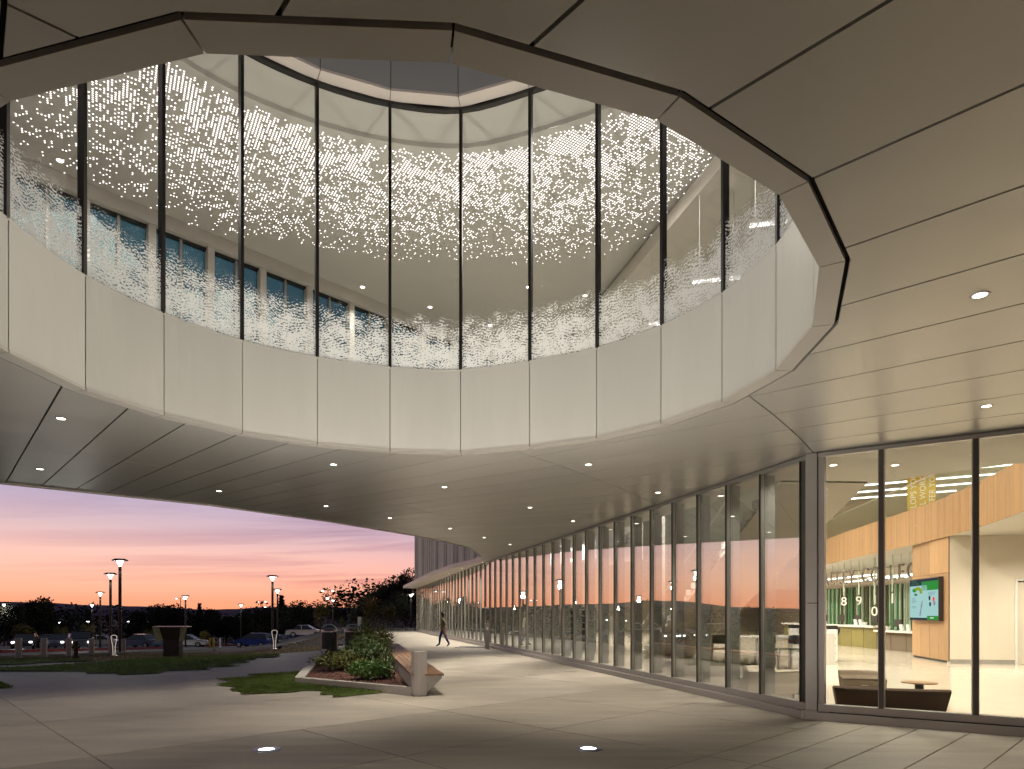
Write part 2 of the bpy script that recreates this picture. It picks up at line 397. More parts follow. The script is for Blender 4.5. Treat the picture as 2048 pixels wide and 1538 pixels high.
m['screen_k'] = glow_mat('screen_text_grey', (.22, .38, .45), .8)
m['screen_w'] = glow_mat('screen_text_white', (.85, .92, .90), .9)
m['screen_t'] = glow_mat('screen_teal', (.05, .30, .16), .8)
m['screen_p'] = glow_mat('screen_mauve', (.36, .32, .52), .8)
def carpaint(n, c): return pbr('car_paint_' + n, c, .3, .3, coat=.6)

def spot(name, parent, loc, target, power, angle, blend=.6, col=(1, .90, .76), size=.06):
    d = bpy.data.lights.new(name, 'SPOT'); d.energy = power; d.spot_size = R(angle); d.spot_blend = blend; d.color = col; d.shadow_soft_size = size
    o = bpy.data.objects.new(name, d); COL.objects.link(o); o.parent = parent; o.location = loc
    v = Vector(target) - Vector(loc); o.rotation_euler = v.to_track_quat('-Z', 'Y').to_euler(); return o
def area(name, parent, loc, power, sx, sy, col=(1, .92, .80), rz=0.0):
    d = bpy.data.lights.new(name, 'AREA'); d.shape = 'RECTANGLE'; d.size = sx; d.size_y = sy; d.energy = power; d.color = col; d.spread = R(150)
    o = bpy.data.objects.new(name, d); COL.objects.link(o); o.parent = parent; o.location = loc; o.rotation_euler = (0, 0, rz); return o
def text_mesh(s, size, depth, align='LEFT'):
    c = bpy.data.curves.new('t', 'FONT'); c.body = s; c.size = size; c.extrude = depth; c.align_x = align; c.resolution_u = 3
    o = bpy.data.objects.new('t', c); COL.objects.link(o); bpy.context.view_layer.update()
    me = bpy.data.meshes.new_from_object(o.evaluated_get(bpy.context.evaluated_depsgraph_get()))
    bpy.data.objects.remove(o); bpy.data.curves.remove(c); return me

# ================================================================== GROUND
def grid_ground():
    mb = MB()
    xs = [-900, -600, -400, -280, -200, -150, -110, -80, -64, -52, -44, -38, -32, -28, -24, -20, -17, -14, -11, -8, -5, 0, 8, 30, 80, 200, 500]
    ys = [-60, -20, 0, 10, 16, 20, 24, 28, 32, 36, 40, 45, 50, 56, 62, 70, 80, 92, 106, 125, 150, 190, 250, 320, 450, 700, 1200, 2500]
    mb.grid([[(x, y, zg(x, y) - .06) for x in xs] for y in ys])
    return struct(mb.build('ground', m['earth'], smooth_=True))
grid_ground()
PLAZA = [(-45, -12), (15, -12), (15, 4.3), (4.83, 10.9), (-9.3, 62), (-13.5, 62), (-9.3, 38), (-8.4, 30.2), (-14, 26), (-17.5, 20.6), (-30, 13), (-45, 8)]
plaza = struct(sheet('plaza', PLAZA, m['concrete'], -.012, 2.0))
# saw-cut slabs: rows along D1, cross joints every 2.6 m
D1, N1 = Vector((.7165, .6975)), Vector((.6975, -.7165))
SLABZONE = [(-45, -12), (15, -12), (20, 4.3), (20, 30), (-1.5, 34), *PLAZA[5:]]
slab_meshes = {}
def slab(s0, s1, n0, n1):
    g = .005
    pts = [D1 * a + N1 * b for a, b in ((s0, n0), (s1, n0), (s1, n1), (s0, n1))]
    if any(zg(*p) < -.003 or not inside(SLABZONE, *p) for p in pts): return
    key = (round(s1 - s0, 3), round(n1 - n0, 3))
    if key not in slab_meshes:
        L, Wd = key; b = MB(); bv = .008
        lo = [(g, -g), (L - g, -g), (L - g, -Wd + g), (g, -Wd + g)]; hi = [(g + bv, -g - bv), (L - g - bv, -g - bv), (L - g - bv, -Wd + g + bv), (g + bv, -Wd + g + bv)]
        b.quad(*[(x, y, 0) for x, y in hi])
        for i in range(4):
            j = (i + 1) % 4; b.quad((*lo[i], -.011), (*lo[j], -.011), (*hi[j], 0), (*hi[i], 0))
        me = b.mesh('paving_slab')
        bm = bmesh.new(); bm.from_mesh(me); bmesh.ops.remove_doubles(bm, verts=bm.verts, dist=1e-4); bmesh.ops.recalc_face_normals(bm, faces=bm.faces); bm.to_mesh(me); bm.free()
        if me.polygons[0].normal.z < 0: me.flip_normals()
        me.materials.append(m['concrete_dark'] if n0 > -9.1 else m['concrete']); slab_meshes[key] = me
    o = link('paving_slab', slab_meshes[key], None, plaza, (*pts[0], 0)); o.rotation_euler = (0, 0, math.atan2(D1.y, D1.x))
S0 = 1.89
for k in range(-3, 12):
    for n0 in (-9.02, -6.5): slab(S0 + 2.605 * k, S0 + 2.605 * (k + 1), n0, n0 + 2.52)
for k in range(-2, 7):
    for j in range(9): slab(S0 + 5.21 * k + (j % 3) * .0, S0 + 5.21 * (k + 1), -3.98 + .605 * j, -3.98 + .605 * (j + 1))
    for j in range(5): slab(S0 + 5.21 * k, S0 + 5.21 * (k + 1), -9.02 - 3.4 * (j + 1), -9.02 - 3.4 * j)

def gpoly(pts): return [GT(*p) for p in pts]
LAWN_A = gpoly([(-260, 1346), (-40, 1338), (60, 1334), (200, 1326), (300, 1318), (430, 1312), (562, 1310), (548, 1315), (500, 1315.5), (515, 1320), (470, 1321.5), (500, 1326), (440, 1328.5), (482, 1333), (400, 1336), (425, 1340),
                (330, 1343), (320, 1347), (240, 1351), (228, 1347), (172, 1348), (176, 1344), (95, 1343), (0, 1343), (-260, 1356)])
LAWN_B = gpoly([(612, 1345), (560, 1348), (495, 1352), (522, 1355.5), (432, 1361), (474, 1365), (433, 1372), (484, 1376), (458, 1382), (488, 1386), (480, 1391), (590, 1386), (604, 1383), (655, 1384), (642, 1388), (640, 1392), (720, 1388), (668, 1393), (664, 1397), (808, 1383), (812, 1379), (597, 1367)])
LAWN_C = gpoly([(-90, 1358), (0, 1366), (27, 1376), (-90, 1384)])
LAWN_D = gpoly([(-200, 1327), (100, 1317.5), (190, 1320), (60, 1328), (-200, 1338)])
def lawn(name, poly, mat, nblade, h, label, dz=.022, bl=None):
    o = sheet(name, poly, mat, dz, 2.0); tag(o, label, 'grass', kind='stuff')
    if nblade:
        xs = [p[0] for p in poly]; ys = [p[1] for p in poly]; mb = MB(); k = 0
        while k < nblade:
            x, y = random.uniform(min(xs), max(xs)), random.uniform(min(ys), max(ys))
            if not inside(poly, x, y): continue
            k += 1; z = zg(x, y) + dz; a = random.uniform(0, 6.3); w = .007; hh = h * random.uniform(.5, 1.2); lx, ly = random.gauss(0, .35) * hh, random.gauss(0, .35) * hh
            c, s = math.cos(a) * w, math.sin(a) * w
            mb.quad((x - c, y - s, z), (x + c, y + s, z), (x + lx, y + ly, z + hh))
        b = mb.build('grass_blades', bl or m['blade'], o, fix=False); b['kind'] = 'stuff'
lawn('lawn', LAWN_B, m['grass'], 24000, .05, 'green lawn patch with finger-like ends wrapping the front of the planter')
lawn('lawn', LAWN_A, m['grass'], 26000, .06, 'long dark green lawn patch with stepped edge out on the open plaza')
lawn('lawn', LAWN_C, m['grass'], 2500, .05, 'small dark lawn tip cut by the left edge of the photo')
lawn('lawn', LAWN_D, m['grass'], 4000, .06, 'narrow lawn strip between the walkway and the white bollards')
DRY = [(-9.6, 33), (-8.7, 30.6), (-14, 26.3), (-22, 22), (-33, 20), (-36, 26), (-28, 31.5), (-22, 36), (-15, 46), (-13, 52)]
lawn('dry_lawn', DRY, m['dry'], 20000, .10, 'strip of dry yellow grass between plaza and access road', dz=-.03, bl=m['dry'])
ROAD = gpoly([(-500, 1322), (-120, 1319), (0, 1316), (150, 1310.5), (300, 1305), (430, 1300), (560, 1296), (660, 1293), (660, 1289), (560, 1290), (430, 1293), (300, 1298), (150, 1302), (0, 1306), (-120, 1308), (-500, 1311)])
struct(sheet('road', ROAD, m['asphalt'], -.022, 3.0))
PARK = gpoly([(-700, 1303), (0, 1300.5), (300, 1295.5), (600, 1289), (690, 1287), (690, 1280), (300, 1281), (0, 1282), (-700, 1283)])
struct(sheet('parking_lot', PARK, m['asphalt'], -.03, 8.0))
def strip(name, pts, w, h, mat, label, cat):
    mb = MB(); ring = []
    for i, (x, y) in enumerate(pts):
        a = Vector(pts[max(0, i - 1)]); b = Vector(pts[min(len(pts) - 1, i + 1)]); d = (b - a).normalized(); n = Vector((-d.y, d.x)) * w / 2; z = zg(x, y)
        ring.append([(x - n.x, y - n.y, z - .1), (x - n.x, y - n.y, z + h), (x + n.x, y + n.y, z + h), (x + n.x, y + n.y, z - .1)])
    mb.grid(ring, True); return tag(mb.build(name, mat), label, cat)
strip('kerb', gpoly([(-300, 1321), (0, 1317), (150, 1311.5), (300, 1306), (430, 1301), (560, 1297)]), .25, .12, m['kerb'], 'pale concrete kerb along the near side of the road', 'kerb')
strip('kerb', gpoly([(-300, 1308.5), (0, 1304), (150, 1300.5), (260, 1298), (330, 1296)]), .3, .14, m['redkerb'], 'dark red painted kerb on the far side of the road', 'kerb')
strip('kerb', gpoly([(395, 1293.5), (470, 1291.5), (520, 1290)]), .3, .16, m['redkerb'], 'short red kerb end in front of the blue hatchback', 'kerb')

# ================================================================== SOFFIT with radial panels
ZS = 4.25
OV = [P2(*p, ZS) for p in ((17, 705), (171, 780), (328, 830), (485, 866), (635, 888), (780, 901), (921, 905), (1059, 893), (1193, 876), (1322, 846), (1444, 803), (1552, 740), (1627, 652),
                           (1640, 533), (1560, 388), (1315, 237), (900, 122), (408, 103))] + [(-2.5, 3.28), (-3.55, 3.82), (-4.4, 4.58), (-4.85, 5.5)]
OV.reverse(); NV = len(OV)                 # counter-clockwise
OC = Vector((sum(p[0] for p in OV) / NV, sum(p[1] for p in OV) / NV))
FANC = Vector((-25.5, 30.6)); TH0, DTH = 45.81, 1.39
SOFFIT = [(14.2, -8), (14.2, 4.60), (4.83, 10.58), (-1.15, 32.55), (-1.42, 32.0), (-1.36, 29.8), (-1.62, 25.9), (-2.4, 23.6), (-3.25, 21.7), (-5.1, 18.4), (-7.13, 15.6), (-10.05, 12.95), (-22, 2.2), (-24, -8)]
soffit = empty('soffit', 'taupe satin metal soffit of long radial panels around the oval opening', 'soffit')
rings = [0, 27.2, 32.55, 36.35, 42.5, 60]
base = fill(SOFFIT, [offset(OV, .20)], ZS)
def fan_pt(th, r): return FANC + Vector((math.cos(R(th)), -math.sin(R(th)))) * r
GAP = .011
for k in range(-42, 37):
    t0 = TH0 + (k - 1) * DTH; t1 = TH0 + k * DTH
    bmw = base.copy(); ok = True
    for th, sgn in ((t0, 1), (t1, -1)):
        d = Vector((math.cos(R(th)), -math.sin(R(th)))); nrm_ = Vector((-d.y, d.x)) * -sgn     # keep the side towards the wedge
        co = FANC + nrm_ * GAP
        bmesh.ops.bisect_plane(bmw, geom=bmw.verts[:] + bmw.edges[:] + bmw.faces[:], plane_co=(co.x, co.y, 0), plane_no=(nrm_.x, nrm_.y, 0), clear_inner=True)
        if not bmw.faces: ok = False; break
    if not ok: bmw.free(); continue
    dm = Vector((math.cos(R((t0 + t1) / 2)), -math.sin(R((t0 + t1) / 2))))
    for j in range(len(rings) - 1):
        b2 = bmw.copy()
        for rr, sgn in ((rings[j] + GAP * .7, 1), (rings[j + 1] - GAP * .7, -1)):
            c = FANC + dm * rr
            bmesh.ops.bisect_plane(b2, geom=b2.verts[:] + b2.edges[:] + b2.faces[:], plane_co=(c.x, c.y, 0), plane_no=(dm.x * sgn, dm.y * sgn, 0), clear_inner=True)
            if not b2.faces: break
        if not b2.faces: b2.free(); continue
        bm_obj(b2, 'soffit_panel', m['soffit'], soffit, .04)
    bmw.free()
base.free()
bm_obj(fill(SOFFIT, [offset(OV, .06)], ZS + .065), 'backing', m['void'], soffit, .6)
# edge trim of the roof
mb = MB(); ed = SOFFIT[4:]
mb.grid([[(x + 0, y, ZS - .03), (x - .02, y + .03, ZS - .03), (x - .04, y + .06, ZS + .95), (x, y, ZS + .95)] for x, y in ed], True)
mb.build('edge_trim', m['canopy'], soffit)

# ---- the oval drum: flange, fascia, glass, upper ring
drum = empty('light_drum', 'oval glazed drum open to the sky above a pale panelled fascia ring', 'skylight', (0, 0, 0))
ZF0, ZF1, ZG1 = ZS + .014, 5.56, 9.70
def cat(i, t):
    p0, p1, p2, p3 = (Vector(OV[(i + k) % NV]) for k in (-1, 0, 1, 2))
    return .5 * ((2 * p1) + (p2 - p0) * t + (2 * p0 - 5 * p1 + 4 * p2 - p3) * t * t + (3 * p1 - p0 - 3 * p2 + p3) * t ** 3)
def out_dir(p): return (Vector(p) - OC).normalized()
OFo, OFi = offset(OV, .165), offset(OV, -.006)
for i in range(NV):
    j = (i + 1) % NV; a, b = Vector(OV[i]), Vector(OV[j]); L = (b - a).length
    g = .006 / L
    # flange
    lerp = lambda p, q, t: Vector(p) * (1 - t) + Vector(q) * t
    q = [lerp(OFi[i], OFi[j], g), lerp(OFi[i], OFi[j], 1 - g), lerp(OFo[i], OFo[j], 1 - g), lerp(OFo[i], OFo[j], g)]
    mb = MB(); mb.prism([tuple(v) for v in q], ZS - .004, ZS + .03); mb.build('flange_panel', m['flange'], drum)
    # fascia
    rows = []
    for s in range(7):
        t = g + (1 - 2 * g) * s / 6
        lo = lerp(a, b, t); hi = cat(i, t); mid = (lo + hi) / 2; ring = []
        for p, z in ((lo, ZF0 + .018), (mid, (ZF0 + ZF1) / 2), (hi, ZF1)): ring.append((p.x, p.y, z))
        for p, z in ((hi, ZF1), (mid, (ZF0 + ZF1) / 2), (lo, ZF0 + .018)):
            o_ = out_dir(p) * .035; ring.append((p.x + o_.x, p.y + o_.y, z))
        rows.append(ring)
    mb = MB(); mb.grid(rows, True); mb.build('fascia_panel', m['fascia'], drum)
# dark backing behind the fascia joints
rows = []
for i in range(NV):
    for s in range(4):
        p = cat(i, s / 4); o_ = out_dir(p); rows.append([(p.x + o_.x * .06, p.y + o_.y * .06, ZF0), (p.x + o_.x * .06, p.y + o_.y * .06, ZF1 - .01), (p.x + o_.x * .12, p.y + o_.y * .12, ZF1 - .01), (p.x + o_.x * .12, p.y + o_.y * .12, ZF0)])
rows.append(rows[0]); mb = MB(); mb.grid(rows, True); mb.build('fascia_frame', m['void'], drum)

# ceramic frit printed on the glass: wavy broken lines, dense at the sill
def frit_mat():
    M = Mat('ceramic_frit'); M.n.remove(M.b); N, Lk = M.node, M.l.new
    uv = N('ShaderNodeUVMap'); sp = N('ShaderNodeSeparateXYZ'); Lk(uv.outputs[0], sp.inputs[0])
    def mt(op, a, b=None, c=None):
        n = N('ShaderNodeMath', operation=op)
        for i, v in enumerate((a, b, c)):
            if v is None: continue
            if isinstance(v, (int, float)): n.inputs[i].default_value = v
            else: Lk(v, n.inputs[i])
        return n.outputs[0]
    def nse(su, sv, sc, det=2):
        c = N('ShaderNodeCombineXYZ'); Lk(mt('MULTIPLY', sp.outputs[0], su), c.inputs[0]); Lk(mt('MULTIPLY', sp.outputs[1], sv), c.inputs[1])
        n = N('ShaderNodeTexNoise'); n.inputs['Scale'].default_value = sc; n.inputs['Detail'].default_value = det; Lk(c.outputs[0], n.inputs['Vector']); return n.outputs[0]
    warp = mt('MULTIPLY', nse(1, .30, 3.0, 1), 9.0)
    ph = mt('ADD', mt('MULTIPLY', sp.outputs[1], 24.0), warp)
    wave = mt('MULTIPLY_ADD', mt('SINE', mt('MULTIPLY', ph, 6.2832)), .5, .5)
    warp2 = mt('MULTIPLY', nse(.9, .6, 4.1, 1), 12.0)
    ph2 = mt('ADD', mt('ADD', mt('MULTIPLY', sp.outputs[1], 31.0), mt('MULTIPLY', sp.outputs[0], 9.0)), warp2)
    wave2 = mt('MULTIPLY_ADD', mt('SINE', mt('MULTIPLY', ph2, 6.2832)), .5, .5)
    speck = nse(1, 1.2, 34, 2)
    cloud = nse(1, 1.2, 4.5, 3)
    mixv = mt('ADD', mt('MULTIPLY', mt('ADD', wave, wave2), .20), mt('MULTIPLY', speck, 1.35))
    edge = mt('MULTIPLY_ADD', nse(1, 0, 2.2, 2), .45, .58)
    rise = mt('DIVIDE', sp.outputs[1], edge)
    thr = mt('ADD', mt('MULTIPLY', mt('POWER', rise, 2.0), .30), mt('MULTIPLY_ADD', cloud, .85, .25))
    mask = N('ShaderNodeMapRange'); Lk(mt('SUBTRACT', mixv, thr), mask.inputs[0]); mask.inputs[1].default_value = -.01; mask.inputs[2].default_value = .05
    cut = N('ShaderNodeMapRange'); Lk(rise, cut.inputs[0]); cut.inputs[1].default_value = .92; cut.inputs[2].default_value = 1.12; cut.inputs[3].default_value = 1; cut.inputs[4].default_value = 0
    fac = mt('MULTIPLY', mt('MULTIPLY', mask.outputs[0], cut.outputs[0]), .96)
    d = N('ShaderNodeBsdfDiffuse'); d.inputs[0].default_value = (.93, .94, .92, 1); tl = N('ShaderNodeBsdfTranslucent'); tl.inputs[0].default_value = (.93, .94, .92, 1)
    add = N('ShaderNodeMixShader'); add.inputs[0].default_value = .4; Lk(d.outputs[0], add.inputs[1]); Lk(tl.outputs[0], add.inputs[2])
    tr = N('ShaderNodeBsdfTransparent'); mx_ = N('ShaderNodeMixShader'); Lk(fac, mx_.inputs[0]); Lk(tr.outputs[0], mx_.inputs[1]); Lk(add.outputs[0], mx_.inputs[2]); Lk(mx_.outputs[0], M.out.inputs[0])
    return M.m
m['frit'] = frit_mat()
ucum = 0.0
mull_me = None
for i in range(NV):
    j = (i + 1) % NV; L = (Vector(OV[j]) - Vector(OV[i])).length
    rows = []
    for s in range(7):
        p = cat(i, .012 + .976 * s / 6); o_ = out_dir(p)
        a, b = p + o_ * .035, p + o_ * .055
        rows.append([(a.x, a.y, ZF1 - .02), (a.x, a.y, ZG1), (b.x, b.y, ZG1), (b.x, b.y, ZF1 - .02)])
    mb = MB(); mb.grid(rows, True); pane = mb.build('pane', m['glass_d'], drum, smooth_=False)
    # frit: a print on the inner face
    v, f, uvs = [], [], []
    for s in range(7):
        t = .012 + .976 * s / 6; p = cat(i, t) + out_dir(cat(i, t)) * .030
        for z in (ZF1 + .005, ZF1 + .95): v.append((p.x, p.y, z)); uvs.append((ucum + t * L, z - ZF1))
    for s in range(6): f.append((2 * s, 2 * s + 2, 2 * s + 3, 2 * s + 1))
    me = bpy.data.meshes.new('frit'); me.from_pydata(v, [], f); ul = me.uv_layers.new(name='UVMap')
    for lp in me.loops: ul.data[lp.index].uv = uvs[lp.vertex_index]
    me.materials.append(m['frit']); link('frit', me, None, pane)
    ucum += L
    # mullion
    p = Vector(OV[i]); o_ = out_dir(p); ang = math.atan2(o_.y, o_.x)
    if mull_me is None:
        mb = MB(); mb.box((.045, 0, (ZF1 + ZG1) / 2), (.09, .046, ZG1 - ZF1)); mull_me = mb.mesh('mullion'); mull_me.materials.append(m['black'])
    mo = link('mullion', mull_me, None, drum, (p.x, p.y, 0)); mo.rotation_euler = (0, 0, ang)
def ring_part(name, d0, d1, z0, z1, mat, parent, sub=4):
    rows = []
    for i in range(NV):
        for s in range(sub):
            p = cat(i, s / sub); o_ = out_dir(p); a, b = p + o_ * d0, p + o_ * d1
            rows.append([(a.x, a.y, z0), (a.x, a.y, z1), (b.x, b.y, z1), (b.x, b.y, z0)])
    rows.append(rows[0]); mb = MB(); mb.grid(rows, True); return mb.build(name, mat, parent)
ring_part('glass_head', .0, .09, ZG1 + .015, ZG1 + .06, m['black'], drum)
ring_part('sill_trim', .0, .10, ZF1 - .008, ZF1 + .012, m['fascia'], drum)
for i in range(NV):
    j = (i + 1) % NV
    lo, hi = offset(OV, -.20), offset(OV, .02)
    g = .005
    q = [lerp(lo[i], lo[j], g), lerp(lo[i], lo[j], 1 - g), lerp(hi[i], hi[j], 1 - g), lerp(hi[i], hi[j], g)]
    mb = MB(); mb.prism([tuple(v) for v in q], ZG1 + .06, ZG1 + .10); mb.build('upper_flange', m['canopy'], drum)
    w = offset(OV, -.17); q = [lerp(lo[i], lo[j], g), lerp(lo[i], lo[j], 1 - g), lerp(w[i], w[j], 1 - g), lerp(w[i], w[j], g)]
    mb = MB(); mb.prism([tuple(v) for v in q], ZG1 + .105, ZG1 + 2.9); mb.build('parapet_panel', m['parapet'], drum)

# ================================================================== UPPER STOREY seen through the drum
WD = Vector((.69, .724)); W0 = Vector((-8.89, 11.46))
wp = lambda t, off=0: tuple(W0 + WD * t + Vector((-WD.y, WD.x)) * off)
INW = [(5.75, 9.9), (4.70, 12.8), (3.80, 15.5), (3.35, 19.5), (3.0, 23.6)]
UP = [(-20, -8), (14.2, -8), (14.2, 4.4), *INW, wp(16.6), wp(-13)]
ZC = 9.70
upper_ceiling = struct(bm_obj(fill(UP, [offset(OV, .86)], ZC), 'upper_ceiling', m['ceil2'], None, .1))
ring_part('cove_ring', .06, .84, ZC + .045, ZC + .09, m['ceil2'], upper_ceiling)
ring_part('cove_lip', .80, .87, ZC - .035, ZC + .05, m['ceil2'], upper_ceiling)
struct(bm_obj(fill(UP, [offset(OV, -.1)], ZC + .2), 'roof_slab', m['void'], None, .4))
struct(bm_obj(fill(UP, [offset(OV, .14)], 4.93), 'upper_floor', m['floor2'], None, .04))
# backlit perforations
from mathutils import noise as mnoise
gd = Vector((-.53, .848)); gn = Vector((.848, .53)); pitch = .050
def oval_r(p):
    v = Vector(p) - OC; a = math.atan2(v.y, v.x); best = None
    for i in range(NV):
        a0 = math.atan2(OV[i][1] - OC.y, OV[i][0] - OC.x); d = (a - a0 + math.pi) % (2 * math.pi) - math.pi
        if d >= 0 and (best is None or d < best[0]): best = (d, i)
    i = best[1]; j = (i + 1) % NV; A, B = Vector(OV[i]) - OC, Vector(OV[j]) - OC
    aj = (math.atan2(B.y, B.x) - math.atan2(A.y, A.x)) % (2 * math.pi); t = best[0] / max(aj, 1e-3)
    return A.length * (1 - t) + B.length * t
mb = MB(); rad = .0125
hexa = [(math.cos(k * math.pi / 3) * rad, math.sin(k * math.pi / 3) * rad) for k in range(6)]
rng = random.Random(3)
for ia in range(-255, 255):
    for ib in range(-255, 255):
        p = OC + gd * (ia * pitch) + gn * (ib * pitch)
        v = p - OC; r = v.length
        if r > 9.6 or r < 4.2: continue
        if p.y < 4.5 and abs(p.x) < 99 and p.y < 5 + .0 * p.x: continue
        if (Vector(p) - W0).dot(Vector((-WD.y, WD.x))) > -.15: continue
        d = r - oval_r(p) - .95
        if d < 0: continue
        reach = 3.9 + 1.0 * mnoise.noise(Vector((p.x * .35, p.y * .35, 4)))
        q = 1 - d / reach
        if q <= 0: continue
        cl_ = mnoise.noise(Vector((p.x * 1.5, p.y * 1.5, 0))) * .50 + mnoise.noise(Vector((p.x * 3.4, p.y * 3.4, 9))) * .50
        prob = .03 + 1.2 * (q ** 1.0) * (.64 + cl_)
        edge_in = min(1, d / .35 + .35)
        if rng.random() > prob * edge_in: continue
        b = len(mb.v); mb.v += [(p.x + x, p.y + y, ZC - .004) for x, y in hexa]; mb.f.append(tuple(range(b + 5, b - 1, -1))); mb.mi.append(0)
dots = mb.build('ceiling_light_dots', m['dot'], upper_ceiling, fix=False); dots['kind'] = 'stuff'
# outer window wall of the upper storey
ww = empty('window_wall', 'row of blue-green clerestory windows between pale piers inside the drum', 'window wall')
tks = [1.26 + 1.147 * (k - 1) for k in range(-9, 12)]
ang = math.atan2(WD.y, WD.x)
for k, t in enumerate(tks):
    p = wp(t); mb = MB(); mb.box((p[0], p[1], (4.97 + 9.42) / 2), (.14, .22, 9.42 - 4.97), ang); mb.build('pier', m['ceil2'], ww)
    if k < len(tks) - 1:
        q = wp(t + .5735, .05); mb = MB(); mb.box((q[0], q[1], 7.2), (1.0, .02, 4.4), ang); pn = mb.build('pane', m['glass_w'], ww)
        q = wp(t + .5735, .02); mb = MB(); mb.box((q[0], q[1], 7.2), (.05, .08, 4.4), ang); mb.build('glazing_bar', m['mull'], pn)
        q = wp(t + .5735, .03); mb = MB(); mb.box((q[0], q[1], 9.39), (1.005, .10, .05), ang); mb.build('window_head', m['black'], pn)
a, b = wp(tks[0] - .5), wp(16.3); c = ((a[0] + b[0]) / 2, (a[1] + b[1]) / 2); Lw = (Vector(b) - Vector(a)).length
mb = MB(); mb.box((c[0], c[1], 9.56), (Lw, .3, .27), ang); mb.build('lintel', m['ceil2'], ww)
# inner wall on the right with linear lights in front of it
mb = MB(); mb.grid([[(x, y, 4.97), (x, y, ZC - .002), (x + .15, y + .03, ZC - .002), (x + .15, y + .03, 4.97)] for x, y in INW], True)
tag(mb.build('inner_wall', m['ceil2']), 'pale inner wall running away at the right inside the drum', 'wall')
for lab, (xa, ya), (xb, yb), Yd in (('upper linear light bar nearest the right end of the drum', (1500, 452), (1574, 443), 10.6), ('middle linear light bar low in the drum glass', (1385, 565), (1482, 555), 12.0), ('lowest linear light bar just above the fascia in the drum', (1298, 650), (1336, 645), 14.0)):
    A = ((xa - CX) / F * Yd, Yd, CAM + (HOR - ya) * Yd / F); B = ((xb - CX) / F * (Yd - .1), Yd - .1, CAM + (HOR - yb) * (Yd - .1) / F)
    t = empty('linear_light', lab, 'light', A, group='linear lights inside the drum')
    A, B = Vector(A), Vector(B); d = B - A
    mb = MB(); mb.tube([(0, 0, 0), tuple(d)], .028, 8); mb.build('tube', m['led'], t)
    mb = MB(); mb.tube([(0, 0, .045), tuple(d + Vector((0, 0, .045)))], .022, 6); mb.build('housing', m['white'], t)
    for s in (.15, .85):
        q = d * s; mb = MB(); mb.tube([(q.x, q.y, .05), (q.x, q.y, ZC - A.z)], .006, 5); mb.build('hanger', m['steel'], t)
for (px, py), lab in (((120, 321), 'upper ceiling downlight near the left end of the drum'), ((725, 574), 'upper ceiling downlight left of the drum centre'), ((860, 614), 'upper ceiling downlight between the two centre mullions'),
                      ((980, 650), 'upper ceiling downlight lowest over the frit band'), ((1057, 574), 'upper ceiling downlight beside the centre right mullion'), ((1170, 591), 'upper ceiling downlight right of the drum centre'), ((1280, 529), 'upper ceiling downlight nearest the right linear lights')):
    x, y = P2(px, py, ZC); t = empty('ceiling_downlight', lab, 'light', (x, y, ZC), group='downlights in the upper ceiling')
    mb = MB(); mb.lathe([(.0, -.004), (.055, -.004)], 14); mb.build('lens', m['lamp_warm'], t)
    mb = MB(); mb.lathe([(.055, -.006), (.075, -.008), (.08, 0)], 14); mb.build('trim', m['white'], t)
    spot('ceiling_downlight_lamp', t, (0, 0, -.02), (0, 0, -5), PW_UPPER * 3, 84, .9)
# the luminous perforated ceiling lights the storey below it
for (x, y) in ((-6.2, 11.0), (-3.0, 13.2), (0.8, 13.6), (1.7, 11.9)):
    area('perforated_ceiling_lamp', upper_ceiling, (x, y, ZC - .03), PW_UPPER, 2.2, 2.2, (1, .92, .82))

# ---- soffit downlights
DL = [((122, 837), 'soffit downlight in the dark panels left of the oval'), ((80, 938), 'soffit downlight nearest the far left roof edge'), ((438, 982), 'soffit downlight close to the roof edge above the sunset'),
      ((652, 1012), 'soffit downlight near the roof edge left of the metal wall'), ((667, 929), 'soffit downlight under the far left of the fascia ring'), ((889, 974), 'soffit downlight below the centre of the fascia ring'),
      ((1177, 929), 'soffit downlight under the right half of the fascia ring'), ((1316, 985), 'soffit downlight beside the long glass wall'), ((1060, 1015), 'soffit downlight midway along the soffit seam'),
      ((1146, 1042), 'soffit downlight near the lit glass wall heads'), ((780, 1036), 'small soffit downlight before the narrowing roof tip'), ((900, 1057), 'small soffit downlight above the metal clad wall'),
      ((968, 1075), 'tiny soffit downlight furthest down the walkway'), ((1020, 1089), 'tiny soffit downlight close to the far glass heads'), ((1960, 590), 'large soffit downlight at the right of the oval'), ((1973, 812), 'soffit downlight above the clear corner glazing')]
lens_me = rim_me = None
NEAR_FILL = [((-3.6, .9), 'added soffit downlight above the near left foreground'), ((-.2, .5), 'added soffit downlight above the camera side of the oval'), ((3.1, 1.3), 'added soffit downlight above the near right foreground'), ((-7.4, 4.2), 'added soffit downlight beyond the left end of the oval'), ((5.2, 4.4), 'added soffit downlight right of the oval outside the view')]  # unseen lamps added to brighten the foreground paving
for (px, py), lab in DL + NEAR_FILL:
    kp = .9 if abs(px) < 8 else .2 if px > 1900 else .35 if px < 500 else 1.5 if py > 1030 else 1.0
    x, y = P2(px, py, ZS) if abs(px) > 8 else (px, py); t = empty('soffit_downlight', lab, 'light', (x, y, ZS), group='downlights in the metal soffit')
    if lens_me is None:
        mb = MB(); mb.lathe([(0, -.003), (.052, -.003)], 16); lens_me = mb.mesh('lens'); lens_me.materials.append(m['lamp_warm'])
        mb = MB(); mb.lathe([(.052, -.004), (.066, -.007), (.07, 0)], 16); rim_me = mb.mesh('trim'); rim_me.materials.append(m['flange'])
    link('lens', lens_me, None, t); link('trim', rim_me, None, t)
    spot('soffit_downlight_lamp', t, (0, 0, -.02), (0, 0, -4), PW_DOWN * kp, 84, 1.0)
UPN = [0]
